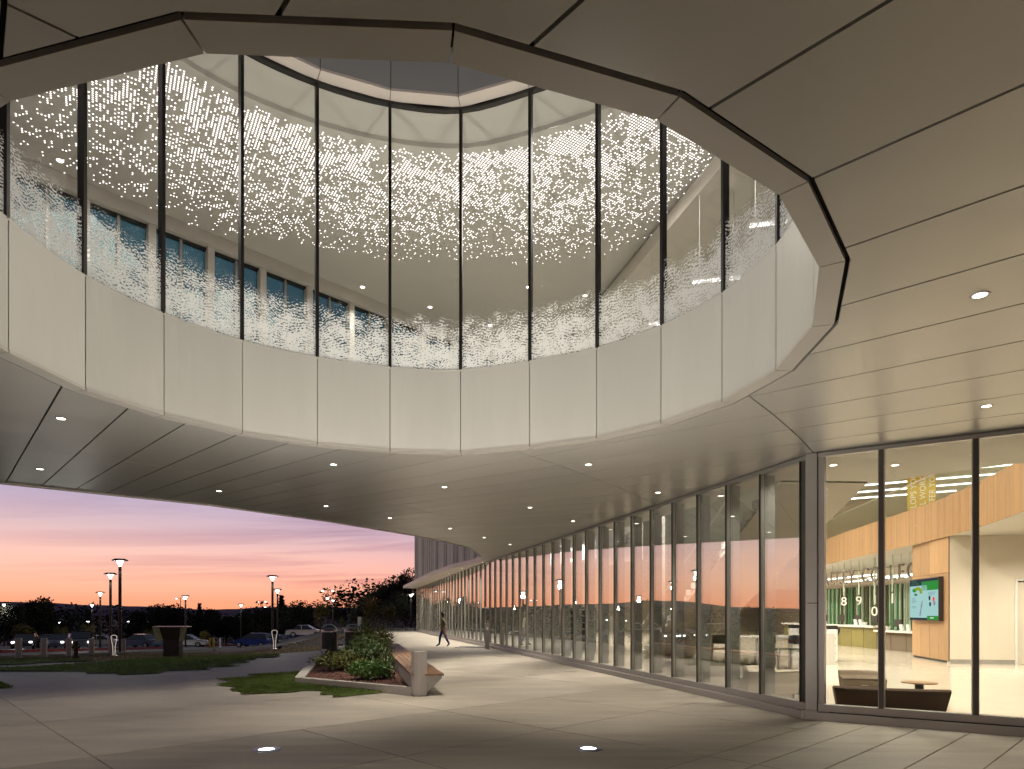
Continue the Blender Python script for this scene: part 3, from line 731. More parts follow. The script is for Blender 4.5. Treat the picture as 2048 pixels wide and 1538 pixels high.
# ---- in-ground uplights under the oval (the two nearest ones to the camera lie below the frame)
for (x, y), lab in ((P2(533, 1500), 'round in-ground uplight with bluish rim in the left foreground paving'), (P2(1177, 1498), 'round in-ground uplight in the right foreground paving'),
                    ((-4.3, 6.0), 'round in-ground uplight under the left side of the oval'), ((2.0, 5.6), 'round in-ground uplight under the right side of the oval'), ((-1.0, 3.6), 'round in-ground uplight under the near side of the oval')):
    t = empty('ground_uplight', lab, 'light', (x, y, 0), group='uplights set in the paving under the oval')
    mb = MB(); mb.lathe([(.0, .012), (.09, .010), (.10, .006)], 20); mb.build('lens', m['uplens'], t)
    mb = MB(); mb.lathe([(.10, .004), (.105, .016), (.165, .012), (.17, -.005)], 24); mb.build('rim', m['uprim'], t)
    v = Vector((x, y)) - OC
    aim = {3: (-4.6, 9.2), 2: (2.2, 9.3), 4: (-1.0, 10.6)}.get(len(bpy.data.lights) and UPN[0], None); UPN[0] += 1
    tg = (aim[0] - x, aim[1] - y, 5.3) if aim else (v.x * .12, v.y * .12, 4)
    spot('ground_uplight_lamp', t, (0, 0, .03), tg, PW_UP * (1.45 if aim else .55), 110 if aim else 115, .95, (1, .94, .84), .12 if aim else .45)

# ================================================================== LONG GLASS WALL
PITCH = 1.057; NP = 48
fac = empty('glass_wall', 'long full-height glass wall with thin dark mullions mirroring the sunset', 'glass wall', (*C0, 0), math.atan2(FU[1], FU[0]))
def shared(name, mb, mat):
    me = mb.mesh(name); bm = bmesh.new(); bm.from_mesh(me); bmesh.ops.recalc_face_normals(bm, faces=bm.faces); bm.to_mesh(me); bm.free(); me.materials.append(mat); return me
GT0, GT1 = .24, 4.17
me_m = shared('mullion', MB().box((0, -.10, (GT0 + GT1) / 2), (.046, .30, GT1 - GT0)), m['fin'])
me_g = shared('gasket', MB().box((-.012, .056, (GT0 + GT1) / 2), (.034, .016, GT1 - GT0)), m['black'])
me_p = shared('pane', MB().box((PITCH / 2, 0, (GT0 + GT1) / 2), (PITCH - .062, .024, GT1 - GT0 - .01)), m['glass_l'])
DOOR = 21
for k in range(NP + 1):
    s = .25 + PITCH * k
    mo = link('mullion', me_m, None, fac, (s, 0, 0)); link('gasket', me_g, None, mo)
    if k < NP:
        if k == DOOR:
            d = MB(); d.box((s + .53, .0, 3.05), (PITCH - .062, .024, 2.2)); d.build('transom_pane', m['glass_l'], fac)
            fr = MB()
            for x in (.05, 1.0): fr.box((s + x, .02, .98), (.05, .06, 1.92))
            for z in (.03, 1.93): fr.box((s + .525, .02, z), (.90, .05, .06))
            dr = fr.build('door', m['mull'], fac)
            MB().box((s + .525, .02, .98), (.89, .02, 1.83)).build('door_pane', m['glass_l'], dr)
            MB().box((s + .16, .08, 1.1), (.03, .04, .45)).build('door_handle', m['steel'], dr)
        else: link('pane', me_p, None, fac, (s, 0, 0))
LT = .25 + PITCH * NP
MB().box((LT / 2, -.02, .18), (LT, .16, .12)).build('sill_rail', m['mull'], fac)
MB().box((LT / 2, .02, .055), (LT, .30, .13)).build('plinth', m['mull'], fac)
MB().box((LT / 2, -.02, 4.205), (LT, .14, .07)).build('head_rail', m['mull'], fac)
MB().box((LT / 2, .035, 4.244), (LT, .03, .006)).build('head_joint', m['void'], fac)
# corner post and clear glass wall to the right
DR = Vector((.843, -.538)); rzr = math.atan2(DR.y, DR.x)
cor = empty('corner_post', 'bronze grey aluminium post at the corner of the two glass walls', 'post', (*C0, 0), rzr)
MB().box((-.02, .06, 2.19), (.17, .26, 4.10)).build('outer_cover', m['mull'], cor)
MB().box((.115, .08, 2.19), (.10, .22, 4.10)).build('jamb', m['mull'], cor)
MB().box((.064, -.0, 2.19), (.008, .14, 4.10)).build('joint', m['void'], cor)
MB().box((.0, -.071, 1.85), (.16, .006, .012)).build('splice_joint', m['void'], cor)
MB().box((.04, .05, .07), (.40, .34, .14)).build('plinth', m['mull'], cor)
facr = empty('glass_wall', 'clear glass wall right of the corner showing the lit lobby seating', 'glass wall', (*C0, 0), rzr)
sr = [.165, .955, 2.13, 3.31, 4.49, 5.67, 6.85, 8.03, 9.21, 10.39]
for k, s in enumerate(sr):
    if k: 
        mo = MB().box((s, .06, (GT0 + GT1) / 2), (.085, .26, GT1 - GT0)).build('mullion', m['mull'], facr)
        MB().box((s, -.075, (GT0 + GT1) / 2), (.06, .012, GT1 - GT0)).build('cap', m['cap'], mo)
    if k < len(sr) - 1:
        w = sr[k + 1] - s - .09; MB().box((s + .045 + w / 2, 0, (GT0 + GT1) / 2), (w, .024, GT1 - GT0)).build('pane', m['glass_r'], facr)
LR = sr[-1]
MB().box((LR / 2 + .08, .0, .19), (LR, .15, .11)).build('sill_rail', m['mull'], facr)
MB().box((LR / 2 + .08, -.02, .128), (LR, .22, .008)).build('sill_joint', m['void'], facr)
MB().box((LR / 2 + .08, -.03, .06), (LR, .26, .125)).build('plinth', m['mull'], facr)
MB().box((LR / 2 + .08, .0, 4.205), (LR, .13, .06)).build('head_rail', m['mull'], facr)
MB().box((LR / 2 + .08, -.02, 4.244), (LR, .03, .006)).build('head_joint', m['void'], facr)

# narrow canopy and metal-clad wall beyond the tip of the soffit
fp = lambda s, off: (C0[0] + FU[0] * s - .965 * off, C0[1] + FU[1] * s - .2625 * off)     # off > 0 is outside
can = MB(); rows = []
for s in (22.4, 24, 28, 34, 42, 51.6):
    z = ZS - .012 * (s - 22.4); o = .33 + .9 * smooth((s - 22.4) / 9)
    a, b = fp(s, o), fp(s, -.05); rows.append([(*a, z), (*a, z + .24), (*b, z + .24), (*b, z)])
can.grid(rows, True); can.quad(*rows[-1])
tag(can.build('canopy', m['canopy']), 'narrow pale canopy above the far end of the long glass wall', 'canopy')
uw = empty('clad_wall', 'ribbed grey metal clad wall above the far canopy', 'wall')
s = 22.6; rnd = random.Random(5)
while s < 52.2:
    w = rnd.choice((.18, .26, .34, .42)); a, b = fp(s + .012, .12 + rnd.uniform(0, .06)), fp(s + w - .012, .12 + rnd.uniform(0, .06))
    a2, b2 = fp(s + .012, 0), fp(s + w - .012, 0)
    MB().prism([a, b, b2, a2], ZS - .012 * (s - 22.4) + .06, 12.2).build('cladding_panel', m['uwall'], uw); s += w
p0, p1, p2, p3 = fp(22.6, -.02), fp(52.4, -.02), fp(52.4, -.3), fp(22.6, -.3)
MB().prism([p0, p1, p2, p3], 4.3, 12.2).build('backing', m['void'], uw)

for k, s in enumerate((23.6, 27.5, 32.0, 37.0, 42.0, 47.0)):
    x, y = fp(s, .42 if k else .12); z = ZS - .012 * (s - 22.4)
    t = empty('canopy_downlight', ('nearest', 'second', 'third', 'fourth', 'fifth', 'furthest')[k] + ' tiny downlight under the narrow far canopy', 'light', (x, y, z), group='downlights under the far canopy')
    MB().lathe([(0, -.004), (.04, -.004)], 12).build('lens', m['lamp_warm'], t); MB().lathe([(.04, -.005), (.055, -.007), (.06, 0)], 12).build('trim', m['white'], t)
    spot('canopy_downlight_lamp', t, (0, 0, -.03), (-1.4, -.4, -4), PW_DOWN * 1.7, 125, 1.0)

# ================================================================== LOBBY
FLO = [(4.87, 10.5), (14.4, 4.4), (34, 4.4), (34, 66), (-9.0, 61.8)]
lf = bm_obj(fill(FLO, z=-.05), 'lobby_floor', m['floor'], None, .072); struct(lf)
def wall(name, pts, z0, z1, th, mat, label=None):
    mb = MB(); rows = []
    for i, (x, y) in enumerate(pts):
        a = Vector(pts[max(0, i - 1)]); b = Vector(pts[min(len(pts) - 1, i + 1)]); d = (b - a).normalized(); n = Vector((-d.y, d.x)) * th
        rows.append([(x, y, z0), (x, y, z1), (x + n.x, y + n.y, z1), (x + n.x, y + n.y, z0)])
    mb.grid(rows, True); mb.quad(*rows[0]); mb.quad(*rows[-1]); o = mb.build(name, mat)
    return tag(o, label, 'wall') if label else o
LC = [(4.83, 10.60), (14.2, 4.62), (20, 4.62), (14.2, 9.2), (8.6, 11.45), (7.05, 13.2), (5.26, 12.95), (4.60, 15.6), fp(50, -1.05), fp(51.5, -.02)]
struct(bm_obj(fill(LC, z=ZS + .02), 'lobby_ceiling', m['ceil'], None, .25))
struct(bm_obj(fill([(4.0, 9.5), (34, 4.4), (34, 66), (-9.2, 62.2)], z=9.3), 'atrium_roof', m['ceil'], None, .3))
wall('end_wall', [(-8.9, 61.6), (34, 65.5)], 0, 9.3, .2, m['plaster'], 'pale end wall far down the lobby')
wall('rear_wall', [(24, 64), (24, 4.6)], 0, 9.3, .2, m['plaster'], 'pale rear wall of the atrium behind the mezzanine')
wall('side_wall', [(14.2, 4.9), (24, 4.9)], 0, 9.3, .2, m['plaster'], 'pale side wall of the lobby outside the right edge')
wall('upper_glass_wall', [fp(52, -.35), fp(22.7, -.35)], 4.5, 9.3, .1, m['plaster'], 'plaster wall above the long glass wall inside the atrium')
wall('atrium_wall', [(5.8, 9.95), (14.2, 4.55)], 4.52, 9.3, .1, m['plaster'], 'pale upper wall over the clear glass wall')

# mezzanine with oak slat front
MZ = [(9.4, 9.0), (11.2, 12.4), (12.7, 16.3), (13.7, 19.2), (14.4, 21.8), (14.9, 24.5), (15.5, 28.5), (16.2, 33), (17.4, 39), (19.2, 46)]
def along(pts, step):
    out = []; acc = 0.0; nxt = 0.0
    for (a, b) in zip(pts, pts[1:]):
        A, B = Vector(a), Vector(b); L = (B - A).length
        while nxt <= acc + L:
            t = (nxt - acc) / L; out.append((A + (B - A) * t, math.atan2((B - A).y, (B - A).x))); nxt += step
        acc += L
    return out
def smooth_line(pts, n=6):
    o = []
    for i in range(len(pts) - 1):
        p = [Vector(pts[max(0, min(len(pts) - 1, i + k))]) for k in (-1, 0, 1, 2)]
        for s in range(n):
            t = s / n; q = .5 * ((2 * p[1]) + (p[2] - p[0]) * t + (2 * p[0] - 5 * p[1] + 4 * p[2] - p[3]) * t * t + (3 * p[1] - p[0] - 3 * p[2] + p[3]) * t ** 3); o.append(tuple(q))
    o.append(pts[-1]); return o
MZS = smooth_line(MZ)
mez = empty('mezzanine', 'curved mezzanine front of vertical oak slats across the atrium', 'mezzanine')
sl = shared('slat', MB().box((.041, .024, 4.87), (.070, .04, 1.32)), m['oak'])
for k, (p, a) in enumerate(along(MZS[10:45], .082)):
    o = link('slat', sl, None, mez, (p.x, p.y, 0)); o.rotation_euler = (0, 0, a)
bm_obj(fill(MZS + [(24, 46), (24, 9)], z=4.22), 'floor_slab', m['ceil'], mez, .9)
# glass rail above the slats
rail = empty('glass_rail', 'frameless glass balustrade above the oak mezzanine front', 'balustrade')
for k, (p, a) in enumerate(along([tuple(Vector(q) + Vector((.25, .06))) for q in MZS[10:]], 1.25)):
    o = MB().box((.615, 0, 6.06), (1.20, .018, 1.05)).build('pane', m['glass_i'], rail, (p.x, p.y, 0)); o.rotation_euler = (0, 0, a)
mb = MB(); mb.tube([(x + .25, y + .06, 6.61) for x, y in MZS[10:]], .022, 8); mb.build('handrail', m['steel'], rail)
# oak clad wall with the screen, white wall and door under the mezzanine
A, B = Vector((15.1, 24.9)), Vector((14.4, 21.75))
ow = empty('oak_wall', 'oak veneer panelled wall carrying the information screen', 'wall', (*B, 0), math.atan2((A - B).y, (A - B).x))
Lo = (A - B).length
for k in range(4):
    x0 = Lo * k / 4; MB().box((x0 + Lo / 8, -.1, 3.62), (Lo / 4 - .012, .2, 1.18)).build('veneer_panel', m['oak'], ow)
    MB().box((x0 + Lo / 8, -.1, 1.56), (Lo / 4 - .012, .2, 2.92)).build('veneer_panel', m['oak'], ow)
MB().box((Lo / 2, -.12, .05), (Lo, .16, .10)).build('skirting', m['darkplastic'], ow)
MB().box((-.004, .004, 2.12), (.012, .012, 4.2)).build('edge_strip', m['darkplastic'], ow)
# the local +y side faces the camera's left; screen hangs there
tv = empty('wall_screen', 'large lit information screen hung on the oak wall', 'screen', (*B, 0), math.atan2((A - B).y, (A - B).x))
tvc, tvw, tvh, tvz = 1.72, 2.62, 1.50, 2.16
MB().box((tvc, .08, tvz), (tvw, .14, tvh)).build('case', m['darkplastic'], tv)
def scr(name, u0, u1, v0, v1, mat, d=.155):
    """u from the left edge as the viewer sees it, v from the top"""
    x0, x1 = tvc + tvw / 2 - .03 - u0 * (tvw - .06), tvc + tvw / 2 - .03 - u1 * (tvw - .06)
    z1, z0 = tvz + tvh / 2 - .03 - v0 * (tvh - .06), tvz + tvh / 2 - .03 - v1 * (tvh - .06)
    return MB().quad((x0, d, z0), (x1, d, z0), (x1, d, z1), (x0, d, z1)).build(name, mat, tv)
scr('header', 0, .43, 0, .15, m['screen_d']); scr('title_bar', .43, 1, 0, .06, m['screen_d']); scr('banner', .43, 1, .06, .28, m['screen_g'])
scr('map_page', 0, .63, .15, .95, m['screen_l']); scr('side_page', .63, 1, .28, .90, m['screen_l']); scr('green_box', .63, 1, .90, 1, m['screen_g']); scr('footer', 0, .63, .95, 1, m['screen_d'])
mb = MB()
def blob(u, v, ru, rv, mat, name, d=.16, a0=0, a1=6.2832, inner=0.0, n=14):
    mb = MB(); P = lambda a, k: (tvc + tvw / 2 - .03 - (u + math.cos(a) * ru * k) * (tvw - .06), d, tvz + tvh / 2 - .03 - (v - math.sin(a) * rv * k) * (tvh - .06))
    for i in range(n):
        q0, q1 = a0 + (a1 - a0) * i / n, a0 + (a1 - a0) * (i + 1) / n; mb.quad(P(q0, inner), P(q0, 1), P(q1, 1), P(q1, inner))
    mb.build(name, mat, tv, fix=False)
blob(.30, .33, .17, .15, m['screen_y'], 'map_shape', a0=-.2, a1=2.4, inner=.45); blob(.18, .26, .08, .05, m['screen_g'], 'map_shape'); blob(.23, .37, .06, .035, m['screen_t'], 'map_shape')
for k in range(7): blob(.46 - .012 * k, .56 + .055 * k, .022 + .006 * (k % 3), .03, m['screen_p'], 'plan_shape', n=8)
for k in range(6): scr('text_line', .08, .20 + .03 * (k % 3), .46 + .035 * k + (.06 if k > 3 else 0), .472 + .035 * k + (.06 if k > 3 else 0), m['screen_k'], .162)
for k in range(3): scr('text_line', .67, .95 - .05 * k, .33 + .03 * k, .34 + .03 * k, m['screen_k'], .162)
for (u, v, c) in ((.72, .47, 'screen_d'), (.74, .62, 'screen_d'), (.86, .50, 'taillamp'), (.88, .60, 'screen_p')): blob(u, v, .035, .06, m[c], 'picture', n=8)
def tvtext(s, u, v, size, mat):
    me = text_mesh(s, size, .0); me.materials.append(mat); o = link('lettering', me, None, tv, (tvc + tvw / 2 - .03 - u * (tvw - .06), .163, tvz + tvh / 2 - .03 - v * (tvh - .06))); o.rotation_euler = (R(90), 0, R(180))
tvtext('EVERGREEN', .05, .065, .11, m['screen_t']); tvtext('VALLEY COLLEGE', .05, .125, .10, m['screen_t']); tvtext('WELCOME', .50, .145, .14, m['screen_t']); scr('text_line', .74, .86, .935, .96, m['screen_w'], .162)
# white wall and door
WA, WB = Vector((14.42, 21.72)), Vector((20.5, 20.6))
rw = math.atan2((WB - WA).y, (WB - WA).x)
pw = empty('white_wall', 'plain cream wall right of the oak wall under the mezzanine', 'wall', (*WA, 0), rw)
MB().box((.95, .1, 2.11), (1.9, .2, 4.2)).build('wall_panel', m['plaster'], pw); MB().box((4.55, .1, 2.11), (3.1, .2, 4.2)).build('wall_panel', m['plaster'], pw)
MB().box((2.45, .1, 3.47), (1.1, .2, 1.48)).build('lintel', m['plaster'], pw); MB().box((.95, -.008, .09), (1.9, .016, .14)).build('skirting', m['kerb'], pw)
dd = empty('flush_doorway', 'cream flush door in the white wall at the right edge', 'door', tuple(WA + DR * 0) + (0,), rw)
MB().box((2.45, .06, 1.36), (.98, .05, 2.66)).build('door_leaf', m['plaster'], dd)
for x in (1.925, 2.975): MB().box((x, .0, 1.37), (.06, .1, 2.7)).build('frame', m['white'], dd)
MB().box((2.45, .0, 2.75), (1.1, .1, .06)).build('frame', m['white'], dd)
MB().box((2.82, .0, 1.05), (.12, .05, .03)).build('handle', m['steel'], dd)

# service counter and green fins behind it
CA = Vector((16.75, 27.0))
cn = empty('service_counter', 'long olive fronted service counter with pale tops', 'counter', (*CA, 0), R(91))
for k in range(12):
    x = .55 + 1.1 * k; low = k < 3; h = .80 if low else .98
    MB().box((x, -.35, h / 2 + .02), (1.07, .6, h)).build('front_panel', m['counter'] if not low else m['sofa_taupe'], cn)
MB().box((1.66, -.32, .86), (3.3, .85, .07)).build('low_top', m['top'], cn); MB().box((8.3, -.32, 1.04), (9.9, .85, .08)).build('high_top', m['top'], cn)
def onto(x, y): M_ = Matrix.Rotation(R(91), 2); v = CA + M_ @ Vector((x, y)); return (v.x, v.y)
def monitor(x, z, lab, ry=0):
    px, py = onto(x, -.45); t = empty('monitor', lab, 'monitor', (px, py, z), R(91) + ry, 'computer monitors on the service counter')
    MB().box((0, 0, .33), (.52, .04, .33)).build('display', m['darkplastic'], t); MB().box((0, -.02, .10), (.05, .03, .2)).build('neck', m['darkplastic'], t); MB().box((0, 0, .01), (.22, .18, .02)).build('foot', m['darkplastic'], t)
for x, z, lab in ((.5, .9, 'dark monitor on the low counter end next to the oak wall'), (2.3, .9, 'dark monitor on the low counter beside the first mullion'), (4.2, 1.08, 'dark monitor on the high counter near the potted plants'), (5.6, 1.08, 'dark monitor on the high counter beside the leaflet box'), (7.2, 1.08, 'dark monitor on the high counter nearest the corner post side'), (9.0, 1.08, 'dark monitor on the counter behind the corner post')):
    monitor(x, z, lab)
for x, z, lab in ((1.0, .9, 'white stand-up card on the low counter end'), (1.5, .9, 'white document box on the low counter'), (4.75, 1.08, 'white leaflet card near the potted plant'), (5.2, 1.08, 'white leaflet box in the middle of the counter'), (2.9, .9, 'white tray beside the counter step')):
    px, py = onto(x, -.1); t = empty('leaflet_holder', lab, 'leaflet holder', (px, py, z), R(80), 'leaflet holders on the service counter')
    MB().box((0, 0, .14), (.26, .07, .28), rx=-.15).build('card', m['white'], t); MB().box((0, .02, .012), (.28, .16, .024)).build('base', m['white'], t)
def potplant(name, lab, loc, h, rad, n, mat, potmat, seed):
    rr = random.Random(seed); t = empty(name, lab, 'plant', loc); MB().lathe([(0, 0), (.08, 0), (.10, .16), (.09, .16)], 12).build('pot', potmat, t)
    mb = MB()
    for k in range(n):
        a = rr.uniform(0, 6.28); r_ = rad * rr.uniform(.4, 1); hh = h * rr.uniform(.5, 1); w = .02
        c, s = math.cos(a), math.sin(a)
        p = [Vector((0, 0, .14)), Vector((c * r_ * .4, s * r_ * .4, .14 + hh * .8)), Vector((c * r_, s * r_, .14 + hh * .75))]
        sd = Vector((-s, c, 0)) * w; mb.quad(p[0] - sd * .4, p[0] + sd * .4, p[1] + sd, p[1] - sd); mb.quad(p[1] - sd, p[1] + sd, p[2])
    mb.build('foliage', mat, t, fix=False)
for x, z, lab, sd in ((4.9, 1.08, 'leafy potted plant on the counter under the figure nine', 1), (3.5, 1.08, 'small potted plant at the counter step', 2), (3.0, .9, 'small potted plant on the low counter beside the mullion', 3)):
    px, py = onto(x, -.4); potplant('potted_plant', lab, (px, py, z), .3, .24, 40, m['potplant'], m['white'], sd)
gw = empty('green_screen_wall', 'wall of green and dark glass fins behind the service counter', 'screen wall')
rr = random.Random(11); y = 25.2
while y < 46:
    w = rr.uniform(.16, .42); x = 20.5 + rr.uniform(0, .1)
    MB().box((x, y + w / 2, 1.62), (.05, w - .02, 3.2)).build('fin', m['green1'] if rr.random() < .5 else m['green2'], gw)
    if rr.random() < .6: MB().box((x - .06, y, 1.62), (.10, .035, 3.2)).build('fin_edge', m['finwhite'], gw)
    y += w
MB().box((20.9, 36, 2.1), (.1, 22, 4.2)).build('backing', m['plaster'], gw)
for k, (x, z, y0, y1) in enumerate(((18.6, 3.55, 25.5, 30.0), (18.9, 3.5, 28.5, 35.0), (19.2, 3.45, 31.0, 38), (18.2, 3.6, 33, 43))):
    t = empty('linear_light', ('nearest', 'second', 'third', 'furthest')[k] + ' white linear light hanging over the service counter', 'light', (x, y0, z), group='linear lights over the service counter')
    MB().box((0, (y1 - y0) / 2, 0), (.09, y1 - y0, .05)).build('diffuser', m['led'], t); MB().box((0, (y1 - y0) / 2, .05), (.07, y1 - y0, .045)).build('housing', m['white'], t)
    for s in (.1, .9): MB().tube([(0, (y1 - y0) * s, .06), (0, (y1 - y0) * s, 4.2 - z)], .006, 4).build('hanger', m['steel'], t)
    area('linear_light_lamp', t, (0, (y1 - y0) / 2, -.04), PW_LOBBY * .7, .3, y1 - y0)
# hanging letters and window numbers
sg = empty('lettering_sign', 'grey hanging letters spelling the college name above the counter', 'sign', (16.4, 42.4, 3.12), R(-89.5))
txt = 'EVERGREEN VALLEY COLLEGE'; adv = .0
for ch in txt:
    if ch != ' ':
        me = text_mesh(ch, .95, .03); me.materials.append(m['letter']); o = link('letter', me, None, sg, (adv, 0, 0)); o.rotation_euler = (R(90), 0, 0)
        MB().tube([(adv + .25, 0, .6), (adv + .25, 0, 1.08)], .012, 5).build('hanger', m['steel'], sg)
        wd = max(v.co.x for v in me.vertices); adv += wd + .16
    else: adv += .42
for i_, (s, Yp, z, px) in enumerate((('8', 33.2, 2.05, 1688), ('9', 31.8, 2.05, 1718), ('1', 30.3, 2.1, 1750), ('0', 30.1, 1.55, 1749), ('1', 28.4, 2.1, 1785))):
    X = (px - CX) / F * Yp
    t = empty('window_number', ('white figure eight on a hanging pole over the counter', 'white figure nine on a hanging pole over the counter', 'white figure one above the nought over the counter', 'white nought hanging lowest over the counter', 'white figure hanging behind the mullion over the counter')[i_], 'number', (X, Yp, z), R(-50), 'hanging counter numbers')
    me = text_mesh(s, .62, .02, 'CENTER'); me.materials.append(m['white']); o = link('figure', me, None, t); o.rotation_euler = (R(90), 0, 0)
    MB().tube([(0, 0, .5), (0, 0, 4.2 - z)], .03, 6).build('pole', m['finwhite'], t)
# upper gallery: banner and ceiling lines
bn = empty('banner', 'mustard yellow wall banner with white vertical lettering in the gallery', 'banner', (18.55, 29.9, 5.6), R(-34))
MB().box((0, 0, 1.35), (1.12, .03, 2.7)).build('cloth', m['gold'], bn)
for k, s in enumerate(('DEVELOPS YOU', 'LOCAL WORK', 'TRANSFER YOU')):
    me = text_mesh(s, .34, .004); me.materials.append(m['white']); o = link('lettering', me, None, bn, (-.20 + .36 * k, -.024, .05)); o.rotation_euler = (R(90), R(-90), 0)
for k in range(5):
    t = empty('gallery_light', ('lowest', 'second', 'middle', 'fourth', 'highest')[k] + ' of the long white ceiling light lines over the gallery', 'light', (17.6, 36.5 - 2.3 * k, 7.9), R(-30), 'ceiling light lines over the gallery')
    MB().box((2.6, 0, 0), (6.4, .09, .05)).build('diffuser', m['led'], t); MB().box((2.6, 0, .05), (6.4, .07, .045)).build('housing', m['white'], t)
    area('gallery_light_lamp', t, (2.6, 0, -.05), PW_LOBBY * .8, 6.2, .3)

# stair whose pale underside rises towards us
st = empty('stair', 'pale stair rising to the lobby ceiling, sawtooth treads on its right side', 'stair')
T0, T1 = Vector((6.10, 12.9, 4.24)), Vector((5.42, 23.2, .05)); NS = 24
sd = Vector((.875, .06, 0))
mb = MB(); up = Vector((0, 0, .07)); mb.grid([[tuple(T0 - sd), tuple(T0 + sd), tuple(T0 + sd + up), tuple(T0 - sd + up)], [tuple(T1 - sd), tuple(T1 + sd), tuple(T1 + sd + up), tuple(T1 - sd + up)]], True); mb.build('underside', m['stairside'], st)
for k in range(NS):
    c = T0 + (T1 - T0) * ((k + .5) / NS); MB().box((c.x + .03, c.y, c.z + .19), (1.84, .40, .16), R(3.8)).build('step', m['white'], st)
mb = MB(); e = Vector((-.86, 0, .1)); g = Vector((0, 0, 1.1)); mb.grid([[tuple(T0 + e), tuple(T0 + e + g)], [tuple(T1 + e), tuple(T1 + e + g)]]); mb.build('balustrade_pane', m['glass_i'], st)
mb = MB(); mb.tube([tuple(T0 + e + g), tuple(T1 + e + g)], .025, 8); mb.build('handrail', m['steel'], st)
tag(MB().prism([(5.6, 30.6), (11.4, 25.2), (11.6, 25.4), (5.8, 30.8)], 2.6, 9.28).build('dark_wall', m['darkwall']), 'dark grey wall high in the atrium left of the stair', 'wall')
col = MB(); col.tube([(4.55, 20.5, .02), (4.55, 20.5, 9.3)], .20, 20); tag(col.build('column', m['white'], smooth_=True), 'round white column between stair and long glass wall', 'column')

# seating
def sofa(name, label, loc, rz, L, D, H, mat, curve=.25, n=14):
    """low curved bench sofa with a flared continuous back"""
    t = empty(name, label, 'sofa', loc, rz)
    rows = []; seat = []
    for i in range(n + 1):
        u = i / n * 2 - 1; x = u * L / 2; bow = curve * (1 - u * u)
        fl = .06
        prof = [(-D / 2 + .07, .06), (-D / 2 - fl, H - .05), (-D / 2 - fl + .02, H), (-D / 2 + .14, H), (-D / 2 + .19, .40), (D / 2 - .03, .40), (D / 2, .36), (D / 2 - .06, .06)]
        k = 1 + .10 * 0
        xs = lambda z: x * (1 + .10 * (z / H))
        rows.append([(xs(z), y - bow, z) for y, z in prof])
    mb = MB(); mb.grid(rows, True); mb.quad(*rows[0]); mb.quad(*rows[-1]); mb.build('upholstery', mat, t, smooth_=True, bevel=.045)
    for sx in (-1, 1):
        for y in (-.2, .2): MB().lathe([(0, 0), (.025, 0), (.03, .08), (0, .08)], 8, (sx * L * .38, y - .1, 0)).build('foot', m['darkplastic'], t)
    return t
sofa('sofa', 'dark brown curved sofa seen from behind through the clear glass wall', (6.22, 10.92, .022), R(-22), 1.50, .62, .46, m['sofa_brown'], .10)
sofa('armchair', 'taupe low armchair behind the dark brown sofa', (6.95, 13.1, .022), R(160), .72, .62, .50, m['sofa_taupe'], .12)
sofa('sofa', 'cream low sofa seen through the end panes of the long glass wall', (5.05, 13.15, .022), R(12), 1.08, .62, .56, m['sofa_cream'], .10)
sofa('armchair', 'small cream armchair behind the cream sofa', (5.6, 14.6, .022), R(190), .66, .6, .48, m['sofa_cream'], .12)
def round_table(label, x, y, r_, h):
    t = empty('side_table', label, 'table', (x, y, .022)); MB().lathe([(0, h), (r_, h), (r_, h - .02), (0, h - .025)], 24).build('top', m['oak'], t); MB().lathe([(.07, 0), (.07, h - .02)], 14).build('stem', m['darkplastic'], t); MB().lathe([(0, .012), (.2, .012), (.2, 0)], 18).build('base', m['darkplastic'], t)
round_table('small round brown side table beyond the dark brown sofa', 7.25, 11.75, .28, .44)
round_table('small round side table beside the cream sofa', 6.0, 13.7, .24, .40)
# long white table with chairs
tb = empty('work_table', 'long white bar-height table under the stair', 'table', (7.35, 20.2, .022), R(4))
MB().box((0, 0, .93), (2.9, .8, .06)).build('top', m['top'], tb)
for sx in (-1.4, 0, 1.4): MB().box((sx, -.34, .45), (.06, .06, .9)).build('leg', m['top'], tb)
for sx in (-1.4, 1.4): MB().box((sx, .34, .45), (.06, .06, .9)).build('leg', m['top'], tb)
def chair(label, x, y, rz):
    t = empty('chair', label, 'chair', (x, y, .022), rz, 'dark chairs at the white table')
    MB().box((0, 0, .60), (.44, .42, .04)).build('seat', m['chairblack'], t, bevel=.01)
    mb = MB(); mb.grid([[(math.sin(a) * .23, .21 + .06 * (1 - math.cos(a)) * -1, z), (math.sin(a) * .23, .235 - .06 * (1 - math.cos(a)), z)] for z in (0,) for a in ()] or [[(-.22, .17, .78), (-.22, .20, 1.0)], [(-.12, .21, .76), (-.12, .24, 1.02)], [(.12, .21, .76), (.12, .24, 1.02)], [(.22, .17, .78), (.22, .20, 1.0)]]); mb.build('backrest', m['chairblack'], t)
    for sx in (-1, 1):
        for sy in (-1, 1): MB().tube([(sx * .19, sy * .18, .6), (sx * .23, sy * .22, 0)], .012, 6).build('leg', m['darkplastic'], t)
        MB().tube([(sx * .2, .19, .58), (sx * .2, .2, .82)], .012, 6).build('back_post', m['darkplastic'], t)
chair('dark chair at the left end of the white table', 6.15, 19.6, R(170)); chair('dark chair at the right of the white table with striped seat edge', 8.2, 19.5, R(200)); chair('dark chair pushed in at the middle of the white table', 7.55, 19.4, R(150))
